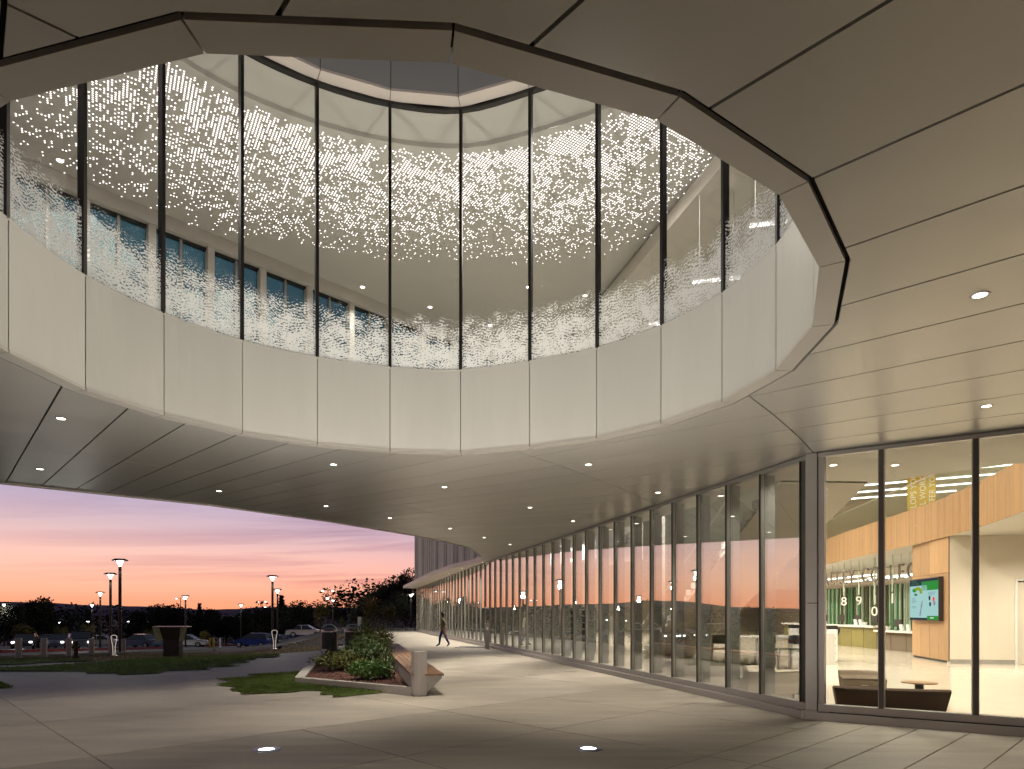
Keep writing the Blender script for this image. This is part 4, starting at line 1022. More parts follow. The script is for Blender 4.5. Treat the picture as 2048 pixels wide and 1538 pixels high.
# printers, planter of grass, orchid
def printer(label, x, y, rz):
    t = empty('office_printer', label, 'printer', (x, y, .022), rz); MB().box((0, 0, .55), (.62, .6, 1.1)).build('body', m['white'], t, bevel=.02); MB().box((0, -.02, 1.17), (.62, .5, .12)).build('scanner_lid', m['darkplastic'], t); MB().box((.30, -.12, 1.02), (.12, .34, .26), ry=.3).build('control_panel', m['darkplastic'], t)
    for z in (.3, .55, .8): MB().box((0, -.305, z), (.5, .02, .02)).build('drawer_grip', m['darkplastic'], t)
printer('tall white office printer behind the white table', 10.4, 24.0, R(-25)); printer('second white office printer beside the corner post', 10.9, 22.8, R(-25))
pl = empty('indoor_planter', 'pale planter box with dark grass under the stair', 'planter', (5.5, 17.6, .022), R(-12))
MB().box((0, 0, .13), (2.1, .7, .26)).build('box', m['top'], pl)
mb = MB(); rr = random.Random(9)
for k in range(900):
    x, y = rr.uniform(-.98, .98), rr.uniform(-.3, .3); h = rr.uniform(.12, .34); a = rr.uniform(0, 6.28); lx, ly = rr.gauss(0, .05), rr.gauss(0, .05)
    mb.quad((x - .008 * math.cos(a), y - .008 * math.sin(a), .25), (x + .008 * math.cos(a), y + .008 * math.sin(a), .25), (x + lx, y + ly, .25 + h))
mb.build('grass', m['shrub'], pl, fix=False)['kind'] = 'stuff'
potplant('orchid', 'pink orchid in a pot beside the corner post', (10.2, 21.6, 1.02), .45, .16, 10, m['petal'], m['white'], 8)
tag(MB().box((10.2, 21.6, .52), (.5, .5, 1.0)).build('plinth', m['top']), 'white plinth under the pink orchid', 'plinth')
potplant('potted_plant', 'small dark planter pot beside the white table leg', (6.6, 17.2, .022), .3, .2, 20, m['shrub'], m['darkplastic'], 12)
# lit WELCOME sign board and white shelving further down the lobby
wb = empty('welcome_sign', 'white board with glowing WELCOME letters far inside the long glass wall', 'sign', fp(23.2, -3.1) + (3.72,), math.atan2(-FU[1], -FU[0]))
MB().box((4.9, .12, .55), (11.5, .06, 1.35)).build('board', m['white'], wb)
adv = .3
for ch in 'WELCOME':
    me = text_mesh(ch, .95, .03); me.materials.append(m['welcome']); o = link('letter', me, None, wb, (adv, .02, .30)); o.rotation_euler = (R(90), 0, 0); adv += max(v.co.x for v in me.vertices) + .28
me = text_mesh('CE', .55, .01); me.materials.append(m['letter']); o = link('small_lettering', me, None, wb, (9.0, .07, .55)); o.rotation_euler = (R(90), 0, 0)
sh = empty('shelving', 'white horizontal shelves in front of dark green panels down the lobby', 'shelving', fp(27.5, -3.6) + (.022,), math.atan2(-FU[1], -FU[0]))
MB().box((4.6, .22, .95), (9.2, .03, 1.9)).build('back_panel', m['green2'], sh)
for k in range(6): MB().box((4.6, .02, .32 + .30 * k), (9.2, .36, .045)).build('shelf', m['white'], sh)
for k in range(6): MB().box((.05 + 1.82 * k, .03, .93), (.05, .34, 1.8)).build('upright', m['white'], sh)

# lobby lighting: recessed lights in the ceilings
def ceil_light(label, x, y, z, pw, sz=.5):
    t = empty('lobby_light', label, 'light', (x, y, z), group='recessed lights in the lobby ceilings')
    MB().lathe([(0, -.004), (.06, -.004)], 14).build('lens', m['lamp_warm'], t); MB().lathe([(.06, -.006), (.08, -.008), (.085, 0)], 14).build('trim', m['white'], t)
    area('lobby_light_lamp', t, (0, 0, -.03), pw, sz, sz)
ceil_light('recessed light in the lobby ceiling above the dark brown sofa', *P2(1790, 930, ZS + .02), ZS + .02, PW_LOBBY * .9)
for k, (x, y) in enumerate(((9.5, 9.2), (12.0, 8.0), (5.6, 11.5))): ceil_light(('recessed light in the lobby ceiling right of the frame', 'recessed light in the lobby ceiling far right', 'recessed light in the lobby ceiling by the corner')[k], x, y, ZS + .02, PW_LOBBY * (.8 if k < 2 else 1.4))
for k, (x, y) in enumerate(((13.2, 15.0), (11.6, 19.5), (10.8, 24.5), (12.5, 30), (8.5, 29), (6.5, 36), (3.5, 43), (12, 42), (0, 52), (6.3, 17.2), (4.3, 23.5))):  # last two are added to brighten the lobby behind the long glass
    ceil_light('high atrium roof light ' + ('over the oak wall', 'over the stair top', 'over the printers', 'over the counter queue', 'over the dark wall', 'over the welcome sign', 'over the shelving', 'over the far counter', 'over the far lobby end', 'added over the cream sofa', 'added over the indoor planter')[k], x, y, 9.29, PW_LOBBY * (3.0 if k < 2 else 4.6 if k < 4 else 20.0 if k in (4, 7) else 34.0 if k < 9 else 20.0), 1.2)
for k, sv in enumerate((2.2, 4.6, 7.2, 10.0, 13.0, 16.0)):  # added lamps that brighten the floor and seating behind the long glass
    x, y = fp(sv, -.88); t = empty('strip_fill_light', ('nearest', 'second', 'third', 'fourth', 'fifth', 'furthest')[k] + ' added fill light in the ceiling strip inside the long glass wall', 'light', (x, y, ZS + .02), group='added fill lights inside the long glass wall')
    MB().lathe([(0, -.004), (.05, -.004)], 12).build('lens', m['lamp_warm'], t); MB().lathe([(.05, -.006), (.065, -.008), (.07, 0)], 12).build('trim', m['white'], t)
    spot('strip_fill_lamp', t, (0, 0, -.03), (1.1, .3, -4), 620, 62, .8)
ceil_light('recessed light under the mezzanine near the door', 17.2, 18.6, 4.215, PW_LOBBY * 2.4)
ceil_light('recessed light under the mezzanine by the oak wall', 14.6, 18.3, 4.215, PW_LOBBY * 2.0)

# ================================================================== PLANTER AND BENCH
BA, BB = Vector((-2.03, 13.45)), Vector((-5.25, 26.6)); bd = (BB - BA).normalized(); bn_ = Vector((bd.y, -bd.x))    # bn_ points to the facade
bench = empty('bench', 'long hardwood topped concrete bench along the planter', 'bench')
pt = lambda s, o, z: (BA.x + bd.x * s + bn_.x * o, BA.y + bd.y * s + bn_.y * o, z)
LB = (BB - BA).length
mb = MB(); sec = [(0, 0), (0, .40), (.60, .40), (.60, .36), (.22, 0)]
mb.grid([[pt(s - (.10 * o if s == 0 else 0), o, z) for o, z in sec] for s in (0.0, LB)], True); r0 = [pt(-(.10 * o), o, z) for o, z in sec]; mb.quad(*r0); mb.quad(*[pt(LB, o, z) for o, z in sec])
mb.build('concrete_base', m['concrete2'], bench)
for k in range(5):
    o0 = -.03 + .134 * k; mb = MB(); a = [pt(-.04 - .1 * o0, o0, .405), pt(-.04 - .1 * (o0 + .126), o0 + .126, .405), pt(LB, o0 + .126, .405), pt(LB, o0, .405)]
    mb.prism([(p[0], p[1]) for p in a], .405, .45); mb.build('seat_board', m['ipe'], bench)
planter = empty('planter', 'low pale concrete planter edge filled with dark red mulch', 'planter')
PF = [(-5.12, 15.6), tuple(BA + bd * .05 - bn_ * .02)]
def wallseg(a, b, w, h0, h1):
    a, b = Vector(a), Vector(b); d = (b - a).normalized(); n = Vector((-d.y, d.x)) * w
    return MB().prism([tuple(a), tuple(b), tuple(b + n), tuple(a + n)], -.02, h0)
wallseg((-5.12, 15.6), BA - bn_ * .02, .16, .17, .17).build('front_edge', m['concrete2'], planter)
wallseg((-8.35, 29.3), (-5.14, 15.62), .22, .17, .17).build('side_edge', m['concrete2'], planter)
SO = [(-5.0, 15.75), (-2.05, 14.05), tuple(BB - bn_ * .05), (-8.2, 29.2)]
soil = bm_obj(fill(SO, z=.10), 'mulch', m['mulch'], planter); soil['kind'] = 'stuff'
mb = MB(); rr = random.Random(2)
for k in range(5200):
    a, b = rr.random(), rr.random() ** 1.6
    x = (SO[0][0] * (1 - a) + SO[1][0] * a) * (1 - b) + (SO[3][0] * (1 - a) + SO[2][0] * a) * b; y = (SO[0][1] * (1 - a) + SO[1][1] * a) * (1 - b) + (SO[3][1] * (1 - a) + SO[2][1] * a) * b
    q = rr.uniform(.012, .035); an = rr.uniform(0, 6.28); c, s = math.cos(an) * q, math.sin(an) * q; z = .102 + rr.uniform(0, .015)
    mb.quad((x - c, y - s, z), (x + s * .4, y - c * .4, z + rr.uniform(0, .012)), (x + c, y + s, z + rr.uniform(0, .012)), (x - s * .4, y + c * .4, z))
mb.build('bark_chips', m['mulch'], planter, fix=False)['kind'] = 'stuff'
def shrub(name, label, loc, rx, ry, h, nl, leaf, mat, seed, arch=False, group=None, z0=.08):
    rr = random.Random(seed); t = empty(name, label, 'plant', loc, 0, group); mb = MB(); sm = MB()
    tips = []
    for k in range(max(7, nl // 45)):
        a = rr.uniform(0, 6.283); q = math.sqrt(rr.random()); tip = Vector((math.cos(a) * rx * q, math.sin(a) * ry * q, h * rr.uniform(.55, 1.0) * (1 - .35 * q * q))); tips.append(tip)
        mid = Vector((tip.x * .35, tip.y * .35, tip.z * .55)); sm.tube([(0, 0, 0), tuple(mid), tuple(tip)], [.012, .008, .003], 5, False)
    sm.build('stem', m['stem'], t)
    for k in range(nl):
        tip = rr.choice(tips)
        if arch:
            a = rr.uniform(0, 6.283); L = h * rr.uniform(.6, 1.2); c, s = math.cos(a), math.sin(a); w = leaf; b = Vector((rr.gauss(0, rx * .15), rr.gauss(0, ry * .15), 0)); lean = rr.uniform(.25, .9)
            prev = None
            for u in (0, .35, .7, 1.0):
                p = b + Vector((c * L * lean * u, s * L * lean * u, L * (u * 1.0 - lean * .55 * u * u))); ww = Vector((-s, c, 0)) * w * (1 - u) * (.6 + u)
                if prev: mb.quad(prev[0] - prev[1], prev[0] + prev[1], p + ww, p - ww)
                prev = (p, ww)
        else:
            f = rr.uniform(.35, 1.05) ** .7; p = Vector((tip.x * f, tip.y * f, tip.z * f)) + Vector((rr.gauss(0, .07 * rx + .02), rr.gauss(0, .07 * ry + .02), rr.gauss(0, .05 * h + .01)))
            d = Vector((rr.gauss(0, 1), rr.gauss(0, 1), rr.gauss(.35, .7))).normalized(); sd = d.cross(Vector((rr.gauss(0, 1), rr.gauss(0, 1), rr.gauss(0, 1)))).normalized(); L = leaf * rr.uniform(1.0, 2.2); w = L * .11
            if p.z < .02: p.z = .02 + rr.random() * .05
            mb.quad(p, p + d * L * .5 + sd * w, p + d * L, p + d * L * .5 - sd * w)
    mb.build('foliage', mat, t, fix=False); return t
shrub('shrub', 'tall loose yellow-green shrub at the middle of the planter', (-4.35, 20.4, .1), .62, 1.0, 1.35, 3200, .09, m['shrub'], 21)
shrub('shrub', 'bushy green shrub behind the bench back in the planter', (-4.15, 19.0, .1), .62, .9, .95, 3200, .08, m['shrub3'], 22)
shrub('shrub', 'low dark spreading shrub on the left of the planter', (-4.75, 18.3, .1), .75, .9, .55, 2200, .08, m['shrub'], 23)
shrub('shrub', 'low dark shrub at the back left of the planter', (-5.2, 21.6, .1), .6, 1.2, .42, 1500, .09, m['shrub'], 24)
shrub('fern', 'bright green fern-like clump at the front of the planter', (-3.45, 15.95, .1), .50, .45, .42, 1500, .10, m['shrub2'], 26)
shrub('strap_plant', 'pale strap-leaved clump right of the tall shrub', (-3.35, 17.2, .1), .4, .4, .66, 90, .022, m['strap'], 27, True)
shrub('strap_plant', 'spiky strap-leaved clump near the bench middle', (-3.7, 18.8, .1), .4, .4, .75, 80, .022, m['strap'], 28, True)
shrub('strap_plant', 'strap-leaved clump at the top of the tall shrub', (-4.3, 21.8, .1), .4, .4, 1.15, 90, .022, m['strap'], 29, True)

shrub('strap_plant', 'tall strap-leaved clump left of the tall shrub', (-4.7, 19.6, .1), .35, .35, .95, 80, .022, m['strap'], 30, True)
shrub('strap_plant', 'strap-leaved clump low beside the bright fern', (-3.05, 16.1, .1), .3, .3, .5, 60, .02, m['strap'], 31, True)
# bollards
def bollard_mesh(h, w):
    k = .29; pl = [(-w / 2, -w / 2 + w * k), (-w / 2 + w * k, -w / 2), (w / 2, -w / 2), (w / 2, w / 2 - w * k), (w / 2 - w * k, w / 2), (-w / 2, w / 2)]
    return MB().prism(pl, 0, h)
def bollard(label, x, y, h, w, rz, group=None):
    t = empty('bollard', label, 'bollard', (x, y, zg(x, y)), rz, group); bollard_mesh(h - .02, w).build('post', m['bollard'], t, bevel=.008); bollard_mesh(.018, w * 1.01).build('cap', m['bollard'], t, (0, 0, h - .02)); bollard_mesh(.012, w * 1.25).build('base_joint', m['void'], t, (0, 0, -.004))
x, y = P2(838, 1391); bollard('thick taupe bollard standing at the near end of the bench', x, y, .90, .25, R(28))
for k, (px, py) in enumerate(((37, 1317), (88, 1315.5), (138, 1313), (183, 1311), (222, 1309.5), (247, 1306))):
    x, y = GT(px, py); bollard(('leftmost white bollard in the row by the road', 'second white bollard from the left by the road', 'third white bollard from the left by the road', 'fourth white bollard from the left by the road', 'white bollard left of the tall lamp posts', 'white bollard right of the tall lamp posts')[k], x, y, .86, .24, R(20), 'white bollards along the road')
# brown post (hydrant-like) and V-shaped lit bollards
x, y = GT(152, 1317); t = empty('standpipe', 'short brown post between the white bollards', 'post', (x, y, zg(x, y))); MB().lathe([(.12, 0), (.12, .08), (.08, .1), (.08, .6), (.11, .63), (.11, .68), (0, .78)], 12).build('barrel', m['sofa_brown'], t); MB().tube([(-.16, 0, .48), (.16, 0, .48)], .05, 8).build('outlet', m['sofa_brown'], t)
for (px, py), lab in (((228, 1312), 'lit V-shaped light bollard beside the white bollards'), ((549, 1299), 'lit V-shaped light bollard left of the planter')):
    x, y = GT(px, py); t = empty('light_bollard', lab, 'light', (x, y, zg(x, y)), 0, 'V-shaped light bollards')
    for sx in (-1, 1): mb = MB(); mb.tube([(sx * .05, 0, 0), (sx * .06, 0, .45), (sx * .15, 0, .95)], .014, 6); mb.build('lit_arm', m['vlight'], t)
    mb = MB(); mb.tube([(-.15, 0, .95), (-.08, 0, 1.02), (.08, 0, 1.02), (.15, 0, .95)], .016, 6); mb.build('head', m['vlight'], t)
    MB().box((0, 0, .02), (.3, .2, .05)).build('foot', m['steel'], t)
# litter bins
def litter_bin(label, x, y):
    t = empty('litter_bin', label, 'litter bin', (x, y, zg(x, y)), 0, 'litter bins behind the planter')
    MB().lathe([(.29, .05), (.31, .08), (.31, .86), (.29, .9)], 24).build('drum', m['can'], t, smooth_=False)
    for k in range(24):
        a = k * math.pi / 12; MB().box((math.cos(a) * .318, math.sin(a) * .318, .47), (.012, .045, .78), a).build('bar', m['can'], t)
    MB().lathe([(.33, .88), (.33, .93), (.22, .93), (.22, .88)], 24).build('rim', m['steel'], t)
    mb = MB(); mb.tube([(-.33, 0, .02)] + [(-.33 * math.cos(a * math.pi / 10), 0, .9 + .30 * math.sin(a * math.pi / 10)) for a in range(11)] + [(.33, 0, .02)], .022, 8); mb.build('hoop', m['steel'], t)
    MB().lathe([(.25, .9), (.2, 1.0), (0, 1.04)], 18).build('lid', m['can'], t)
litter_bin('left dark litter bin with bright arched hoop', -7.75, 28.0); litter_bin('right dark litter bin half hidden by the tall shrub', -6.75, 28.0)
x, y = (-7.0, 30.3); t = empty('marker_sign', 'slim white and green marker sign behind the litter bins', 'sign', (x, y, zg(x, y))); MB().box((0, 0, .75), (.16, .05, 1.5)).build('white_face', m['white'], t); MB().box((.13, 0, .75), (.08, .05, 1.5)).build('green_face', m['green1'], t)
# kiosk
x, y = GT(346, 1313); z = zg(x, y); t = empty('kiosk', 'dark flared information kiosk with olive side fins', 'kiosk', (x, y, z), R(4))
MB().prism([(-.36, -.22), (.36, -.22), (.36, .22), (-.36, .22)], 0, .80).build('pedestal', m['kiosk'], t)
mb = MB(); mb.prism([(-.36, -.2), (.36, -.2), (.36, .2), (-.36, .2)], .802, 1.40, [(-.46, -.32), (.46, -.32), (.46, .25), (-.46, .25)]); mb.build('display', m['kiosk'], t)
for s in (-1, 1):
    q = [(s * .38, -.24, .80), (s * .62, -.34, .72), (s * .78, -.40, 1.40), (s * .50, -.34, 1.41)]
    mb = MB(); mb.quad(*q); mb.quad(*[(a, b + .03, c) for a, b, c in q]); mb.grid([[*q], [(a, b + .03, c) for a, b, c in q]], True); mb.build('side_fin', m['kioskside'], t)
MB().box((0, -.08, 1.43), (1.56, .62, .035)).build('top_plate', m['steel'], t)

# ================================================================== PERSON
def person():
    x, y = P2(887, 1293.5); t = empty('person', 'walking person in olive jacket over cream shirt and dark jeans', 'person', (x, y, .0), R(10))
    J = {}; E = []; Rr = {}
    def j(n, p, r, par=None):
        J[n] = Vector(p); Rr[n] = r
        if par: E.append((par, n))
    # facing -x (left in the photo), mid stride
    j('pelvis', (0, 0, .92), (.15, .12)); j('waist', (0, 0, 1.06), (.165, .135), 'pelvis'); j('chest', (-.02, 0, 1.28), (.19, .145), 'waist'); j('neckb', (-.03, 0, 1.42), (.075, .07), 'chest'); j('neck', (-.045, 0, 1.48), (.052, .052), 'neckb')
    j('jaw', (-.065, 0, 1.545), (.070, .065), 'neck'); j('skull', (-.06, 0, 1.61), (.092, .078), 'jaw'); j('crown', (-.05, 0, 1.66), (.070, .062), 'skull')
    for s, sw, l in ((1, 1, 'L'), (-1, -1, 'R')):
        j('sh' + l, (-.02, s * .18, 1.37), .075, 'chest')
        ex = -.12 if s > 0 else .08
        j('el' + l, (ex * .6 + .02, s * .23, 1.12), .058, 'sh' + l); wx = -.26 if s > 0 else -.08
        j('wr' + l, (wx, s * .16, 1.00 if s > 0 else .92), .030, 'el' + l); j('pa' + l, (wx - .05, s * .15, .97 if s > 0 else .86), .032, 'wr' + l)
        d = Vector((-.06, 0, -.05)).normalized() if s > 0 else Vector((-.03, 0, -.07)).normalized()
        for f in range(4):
            b = J['pa' + l] + Vector((-.01, (f - 1.5) * .02 , -.01)); j('f%d' % f + l, b + d * .035, .009, 'pa' + l); j('g%d' % f + l, b + d * (.075 - .008 * abs(f - 1.2)) + Vector((.012, 0, -.01)), .008, 'f%d' % f + l)
        j('th' + l, J['pa' + l] + Vector((-.01, -s * .045, .01)), .010, 'pa' + l); j('tt' + l, J['th' + l] + d * .03, .009, 'th' + l)
        j('hip' + l, (0, s * .085, .86), .11, 'pelvis')
        if s > 0: kn, an, hl, to = (-.16, .09, .50), (-.20, .09, .12), (-.17, .09, .05), (-.36, .09, .045)
        else: kn, an, hl, to = (.10, -.09, .49), (.28, -.09, .13), (.30, -.09, .07), (.14, -.09, .035)
        j('kn' + l, kn, .072, 'hip' + l); j('an' + l, an, .05, 'kn' + l); j('to' + l, to, .036, 'an' + l)
    names = list(J); me = bpy.data.meshes.new('body'); me.from_pydata([J[n] for n in names], [(names.index(a), names.index(b)) for a, b in E], [])
    o = bpy.data.objects.new('body', me); COL.objects.link(o); md = o.modifiers.new('s', 'SKIN'); me.skin_vertices or None
    if not me.skin_vertices: bpy.context.view_layer.update()
    if me.skin_vertices:
        for n, sv in zip(names, me.skin_vertices[0].data):
            r = Rr[n]; sv.radius = r if isinstance(r, tuple) else (r, r); sv.use_root = n == 'pelvis'
    sb = o.modifiers.new('u', 'SUBSURF'); sb.levels = 1; sb.render_levels = 1
    bpy.context.view_layer.update(); nm = bpy.data.meshes.new_from_object(o.evaluated_get(bpy.context.evaluated_depsgraph_get())); bpy.data.objects.remove(o)
    nm.name = 'body'; nm.materials.clear()
    for k in ('skin', 'jacket', 'shirt', 'jeans', 'shoe'): nm.materials.append(m[k])
    for p in nm.polygons:
        c = p.center; p.use_smooth = True
        if c.z < .10: k = 4
        elif c.z < .93 and abs(c.y) < .145 and not (c.z > .8 and c.x < -.12): k = 3
        elif c.z > 1.46: k = 0
        elif c.x < -.27 or (c.z < .90 and abs(c.y) > .12): k = 0
        elif c.z < 1.02 and abs(c.y) < .15: k = 2
        else: k = 1
        p.material_index = k
    link('body', nm, None, t)
    mb = MB(); mb.lathe([(.0, .105), (.05, .098), (.088, .06), (.10, .0), (.096, -.06), (.075, -.12), (.05, -.15)], 14, (-.028, 0, 1.625), 1.0, .92); h = mb.build('hair', m['hair'], t, smooth_=True)
    for s in (1, -1): MB().lathe([(0, -.012), (.011, 0), (0, .012)], 8, (-.145, s * .032, 1.612)).build('eye', m['shoe'], t)
    MB().lathe([(0, -.02), (.012, -.008), (.006, .02)], 8, (-.152, 0, 1.585)).build('nose', m['skin'], t); MB().box((-.137, 0, 1.553), (.012, .045, .01)).build('mouth', m['petal'], t)
person()
# push-button post and entrance grate by the door
t = empty('entrance_post', 'short steel push-button post by the glass door', 'post', (-1.17, 31.2, 0)); MB().box((0, 0, .60), (.2, .14, 1.2)).build('body', m['mull'], t, bevel=.01); MB().box((0, -.075, .95), (.12, .012, .12)).build('push_plate', m['steel'], t)
gr = empty('entrance_grate', 'dark metal foot grate in the paving before the door', 'grate', (-1.9, 32.3, .004), R(-6))
MB().box((0, 0, .004), (1.55, 1.5, .008)).build('pan', m['void'], gr)
for k in range(16): MB().box((-.73 + .097 * k, 0, .012), (.05, 1.44, .012)).build('bar', m['mull'], gr)

# ================================================================== LAMP POSTS
def lamp_tree(h):
    t = bpy.data.objects.new('lamp_post', None); COL.objects.link(t)
    MB().lathe([(.18, 0), (.18, .06), (.10, .08), (.09, h - .55), (.06, h - .5), (0, h - .5)], 10).build('pole', m['pole'], t)
    MB().lathe([(.06, h - .5), (.08, h - .42), (.20, h - .16), (0, h - .16)], 14).build('lantern', m['lamp_white'], t)
    MB().lathe([(0, h), (.30, h - .02), (.46, h - .10), (.46, h - .15), (.25, h - .155), (0, h - .155)], 16).build('cap', m['pole'], t)
    return t
proto = None
LPS = [(240, 1117, 'tallest lamp post standing nearest among the left group'), (221, 1145, 'second tallest lamp post just left of the tallest one'), (200.5, 1183, 'third lamp post in the receding left row'), (184, 1207, 'fourth small lamp post in the receding left row'),
       (8, 1206, 'small lamp post at the left edge of the photo'), (371, 1190, 'lamp post behind the dark kiosk'), (482, 1207, 'small lamp post left of the blue hatchback'), (545, 1150, 'tall lamp post between kiosk and planter'), (555, 1177, 'shorter lamp post right beside the tall one'), (655, 1194, 'lamp post above the lit young tree'), (666, 1199, 'lamp post right of the lit young tree'), (822, 1188, 'lamp post at the far end of the glass wall')]
for px, ty, lab in LPS:
    Yl = 5.14 / ((HOR - ty) / F + .042); X = (px - CX) / F * Yl
    if proto is None: proto = lamp_tree(6.0); o = proto
    else: o = copy_tree(proto)
    z = zg(X, Yl); need = CAM + (HOR - ty) * Yl / F - z; o.location = (X, Yl, z); o.scale = (1, 1, need / 6.0); tag(o, lab, 'lamp post', 'lamp posts around the car park')
    d = bpy.data.lights.new('lamp_post_lamp', 'POINT'); d.energy = 220; d.color = (1, .93, .82); d.shadow_soft_size = .2
    lo = bpy.data.objects.new('lamp_post_lamp', d); COL.objects.link(lo); lo.parent = o; lo.location = (0, 0, 5.3)
def twin(px, ty, Yl, lab, single=False):
    X = (px - CX) / F * Yl; z = zg(X, Yl); h = CAM + (HOR - ty) * Yl / F - z; t = empty('flood_mast', lab, 'lamp post', (X, Yl, z), 0, 'floodlight masts beyond the car park')
    MB().lathe([(.09, 0), (.06, h)], 8).build('mast', m['pole'], t); MB().box((0 if not single else -.3, 0, h), (1.5 if not single else .7, .07, .07)).build('cross_arm', m['pole'], t)
    for s in ((-1, 1) if not single else (-1,)): MB().box((s * .72, -.1, h - .05), (.42, .3, .12)).build('head', m['pole'], t); MB().lathe([(0, -.16), (.18, -.12), (.2, -.02), (0, 0)], 10, (s * .72, -.15, h - .04)).build('lens', m['lamp_white'], t)
twin(656, 1180, 95, 'twin-headed floodlight mast above the lit young tree'); twin(524, 1202, 120, 'small twin-headed mast left of the tall lamp post'); twin(361, 1196, 130, 'small twin-headed mast behind the kiosk lamp')
twin(814, 1187, 80, 'twin-headed floodlight mast in front of the big dark tree'); twin(792, 1196, 90, 'single-headed lamp mast in front of the big dark tree', True); twin(538, 1213, 140, 'tiny mast beside the tall lamp post', True)
for k, (px, py, Yl) in enumerate(((43, 1244, 105), (119, 1245, 110), (256, 1243, 115), (296, 1243, 118), (422, 1241, 120), (447, 1242, 120), (176, 1243, 112))):
    X = (px - CX) / F * Yl; z = zg(X, Yl); h = CAM + (HOR - py) * Yl / F - z; t = empty('car_park_light', ('small car park light over the low leafy tree', 'small car park light above the second bollard', 'small car park light right of the tallest lamp post', 'small car park light above the dark sedan', 'left of two small lights before the far trees', 'right of two small lights before the far trees', 'small car park light over the yellow lit sapling')[k], 'light', (X, Yl, z), 0, 'small distant car park lights')
    MB().tube([(0, 0, 0), (0, 0, h - .1)], .05, 6).build('pole', m['pole'], t); MB().lathe([(0, -.16), (.2, -.08), (.18, .05), (0, .1)], 10, (0, 0, h)).build('lantern', m['lamp_white'], t)

# ================================================================== CARS
def car(label, px, py, face, paint, style='sedan', lights=None, Y=None):
    x, y = GT(px, py) if Y is None else ((px - CX) / F * Y, Y)
    t = empty('parked_car', label, 'car', (x, y, zg(x, y) - .02), R(face), 'cars in the car park')
    if style == 'sedan': prof = [(-2.2, .28), (-2.22, .62), (-2.1, .86), (-1.35, .93), (1.0, .92), (1.9, .80), (2.2, .62), (2.24, .30)]; cab = [(-1.55, .91), (-.85, 1.40), (.25, 1.43), (1.15, .91)]; wid = 1.76
    else: prof = [(-1.95, .30), (-2.0, .75), (-1.95, 1.0), (-1.5, 1.02), (1.0, 1.0), (1.8, .88), (2.05, .66), (2.08, .32)]; cab = [(-1.92, 1.0), (-1.7, 1.56), (.2, 1.62), (1.2, 1.0)]; wid = 1.76
    mb = MB(); n = len(prof); rows = []
    for yy, k in ((-wid / 2 + .10, .9), (-wid / 2, 1.0), (wid / 2, 1.0), (wid / 2 - .10, .9)):
        rows.append([(a * (.985 if k < 1 else 1), yy, .60 + (b - .60) * (1 if k == 1 else 1.02)) for a, b in prof])
    mb.grid(rows, True); mb.quad(*rows[0]); mb.quad(*rows[-1]); mb.build('body', paint, t, bevel=.03)
    mb = MB(); q0 = [(a, -wid / 2 + .06, b) for a, b in cab]; q1 = [(a * (.97), -wid / 2 + .20 if b > 1.2 else -wid / 2 + .07, b) for a, b in cab]
    L = [(a, (-wid / 2 + (.20 if b > 1.2 else .05)), b) for a, b in cab]; Rg = [(a, -yy, b) for a, yy, b in L]
    mb.grid([L, Rg], True); mb.quad(*L); mb.quad(*Rg); mb.build('windows', m['carglass'], t)
    (a0, b0), (a1, b1) = cab[1], cab[2]; MB().box(((a0 + a1) / 2, 0, (b0 + b1) / 2 + .012), (a1 - a0 + .12, wid - .38, .035), ry=-math.atan2(b1 - b0, a1 - a0)).build('roof', paint, t, bevel=.01)
    for s in (-1, 1):
        for u in (.30,): 
            a = cab[1][0] * (1 - u) + cab[2][0] * u + .15; mb = MB(); mb.tube([(a, s * (wid / 2 - .045), .95), (a - .02, s * (wid / 2 - .19), 1.40)], .03, 5); mb.build('pillar', paint, t)
        for wx in (-1.32, 1.36):
            w = MB(); w.tube([(wx, s * (wid / 2 - .2), .32), (wx, s * (wid / 2 + .01), .32)], .32, 16); wo_ = w.build('wheel', m['tyre'], t); r_ = MB(); r_.tube([(wx, s * (wid / 2 + .005), .32), (wx, s * (wid / 2 + .018), .32)], .2, 12); r_.build('rim', m['steel'], wo_)
        hx = prof[-2][0]; MB().box((hx - .02, s * .66, .70), (.16, .20, .13)).build('headlight', m['headlamp'] if lights == 'head' else m['steel'], t)
        MB().box((prof[1][0] + .05, s * .66, .78), (.10, .28, .14)).build('taillight', m['taillamp'] if lights == 'tail' else m['redkerb'], t)
        MB().box((cab[3][0] - .15, s * (wid / 2 + .06), .98), (.1, .16, .1)).build('mirror', paint, t)
    if lights == 'head':
        spot('headlight_lamp', t, (2.4, 0, .7), (12, 0, .1), 250, 60, .6, (1, .96, .9))
P_bl, P_w, P_s, P_g, P_k = carpaint('blue', (.02, .06, .30)), carpaint('white', (.62, .62, .60)), carpaint('silver_blue', (.16, .20, .30)), carpaint('grey', (.10, .10, .11)), carpaint('black', (.02, .02, .024))
car('silver-blue sedan parked left of the kiosk', 281, 1294, 168, P_s, Y=70); car('white sedan half hidden by the kiosk', 376, 1290, 8, P_w, Y=78); car('blue hatchback with white rear right of the kiosk', 508, 1290, 172, P_bl, 'hatch', Y=76)
car('white car behind the lit V-shaped light', 553, 1287, 165, P_w, Y=80); car('pale car parked left of the litter bins', 612, 1287, 5, P_w, Y=80); car('dark blue car behind the pale car', 600, 1284, 5, P_bl, 'hatch', Y=90); car('grey car at the far left of the kiosk row', 322, 1288, 8, P_g, Y=92)
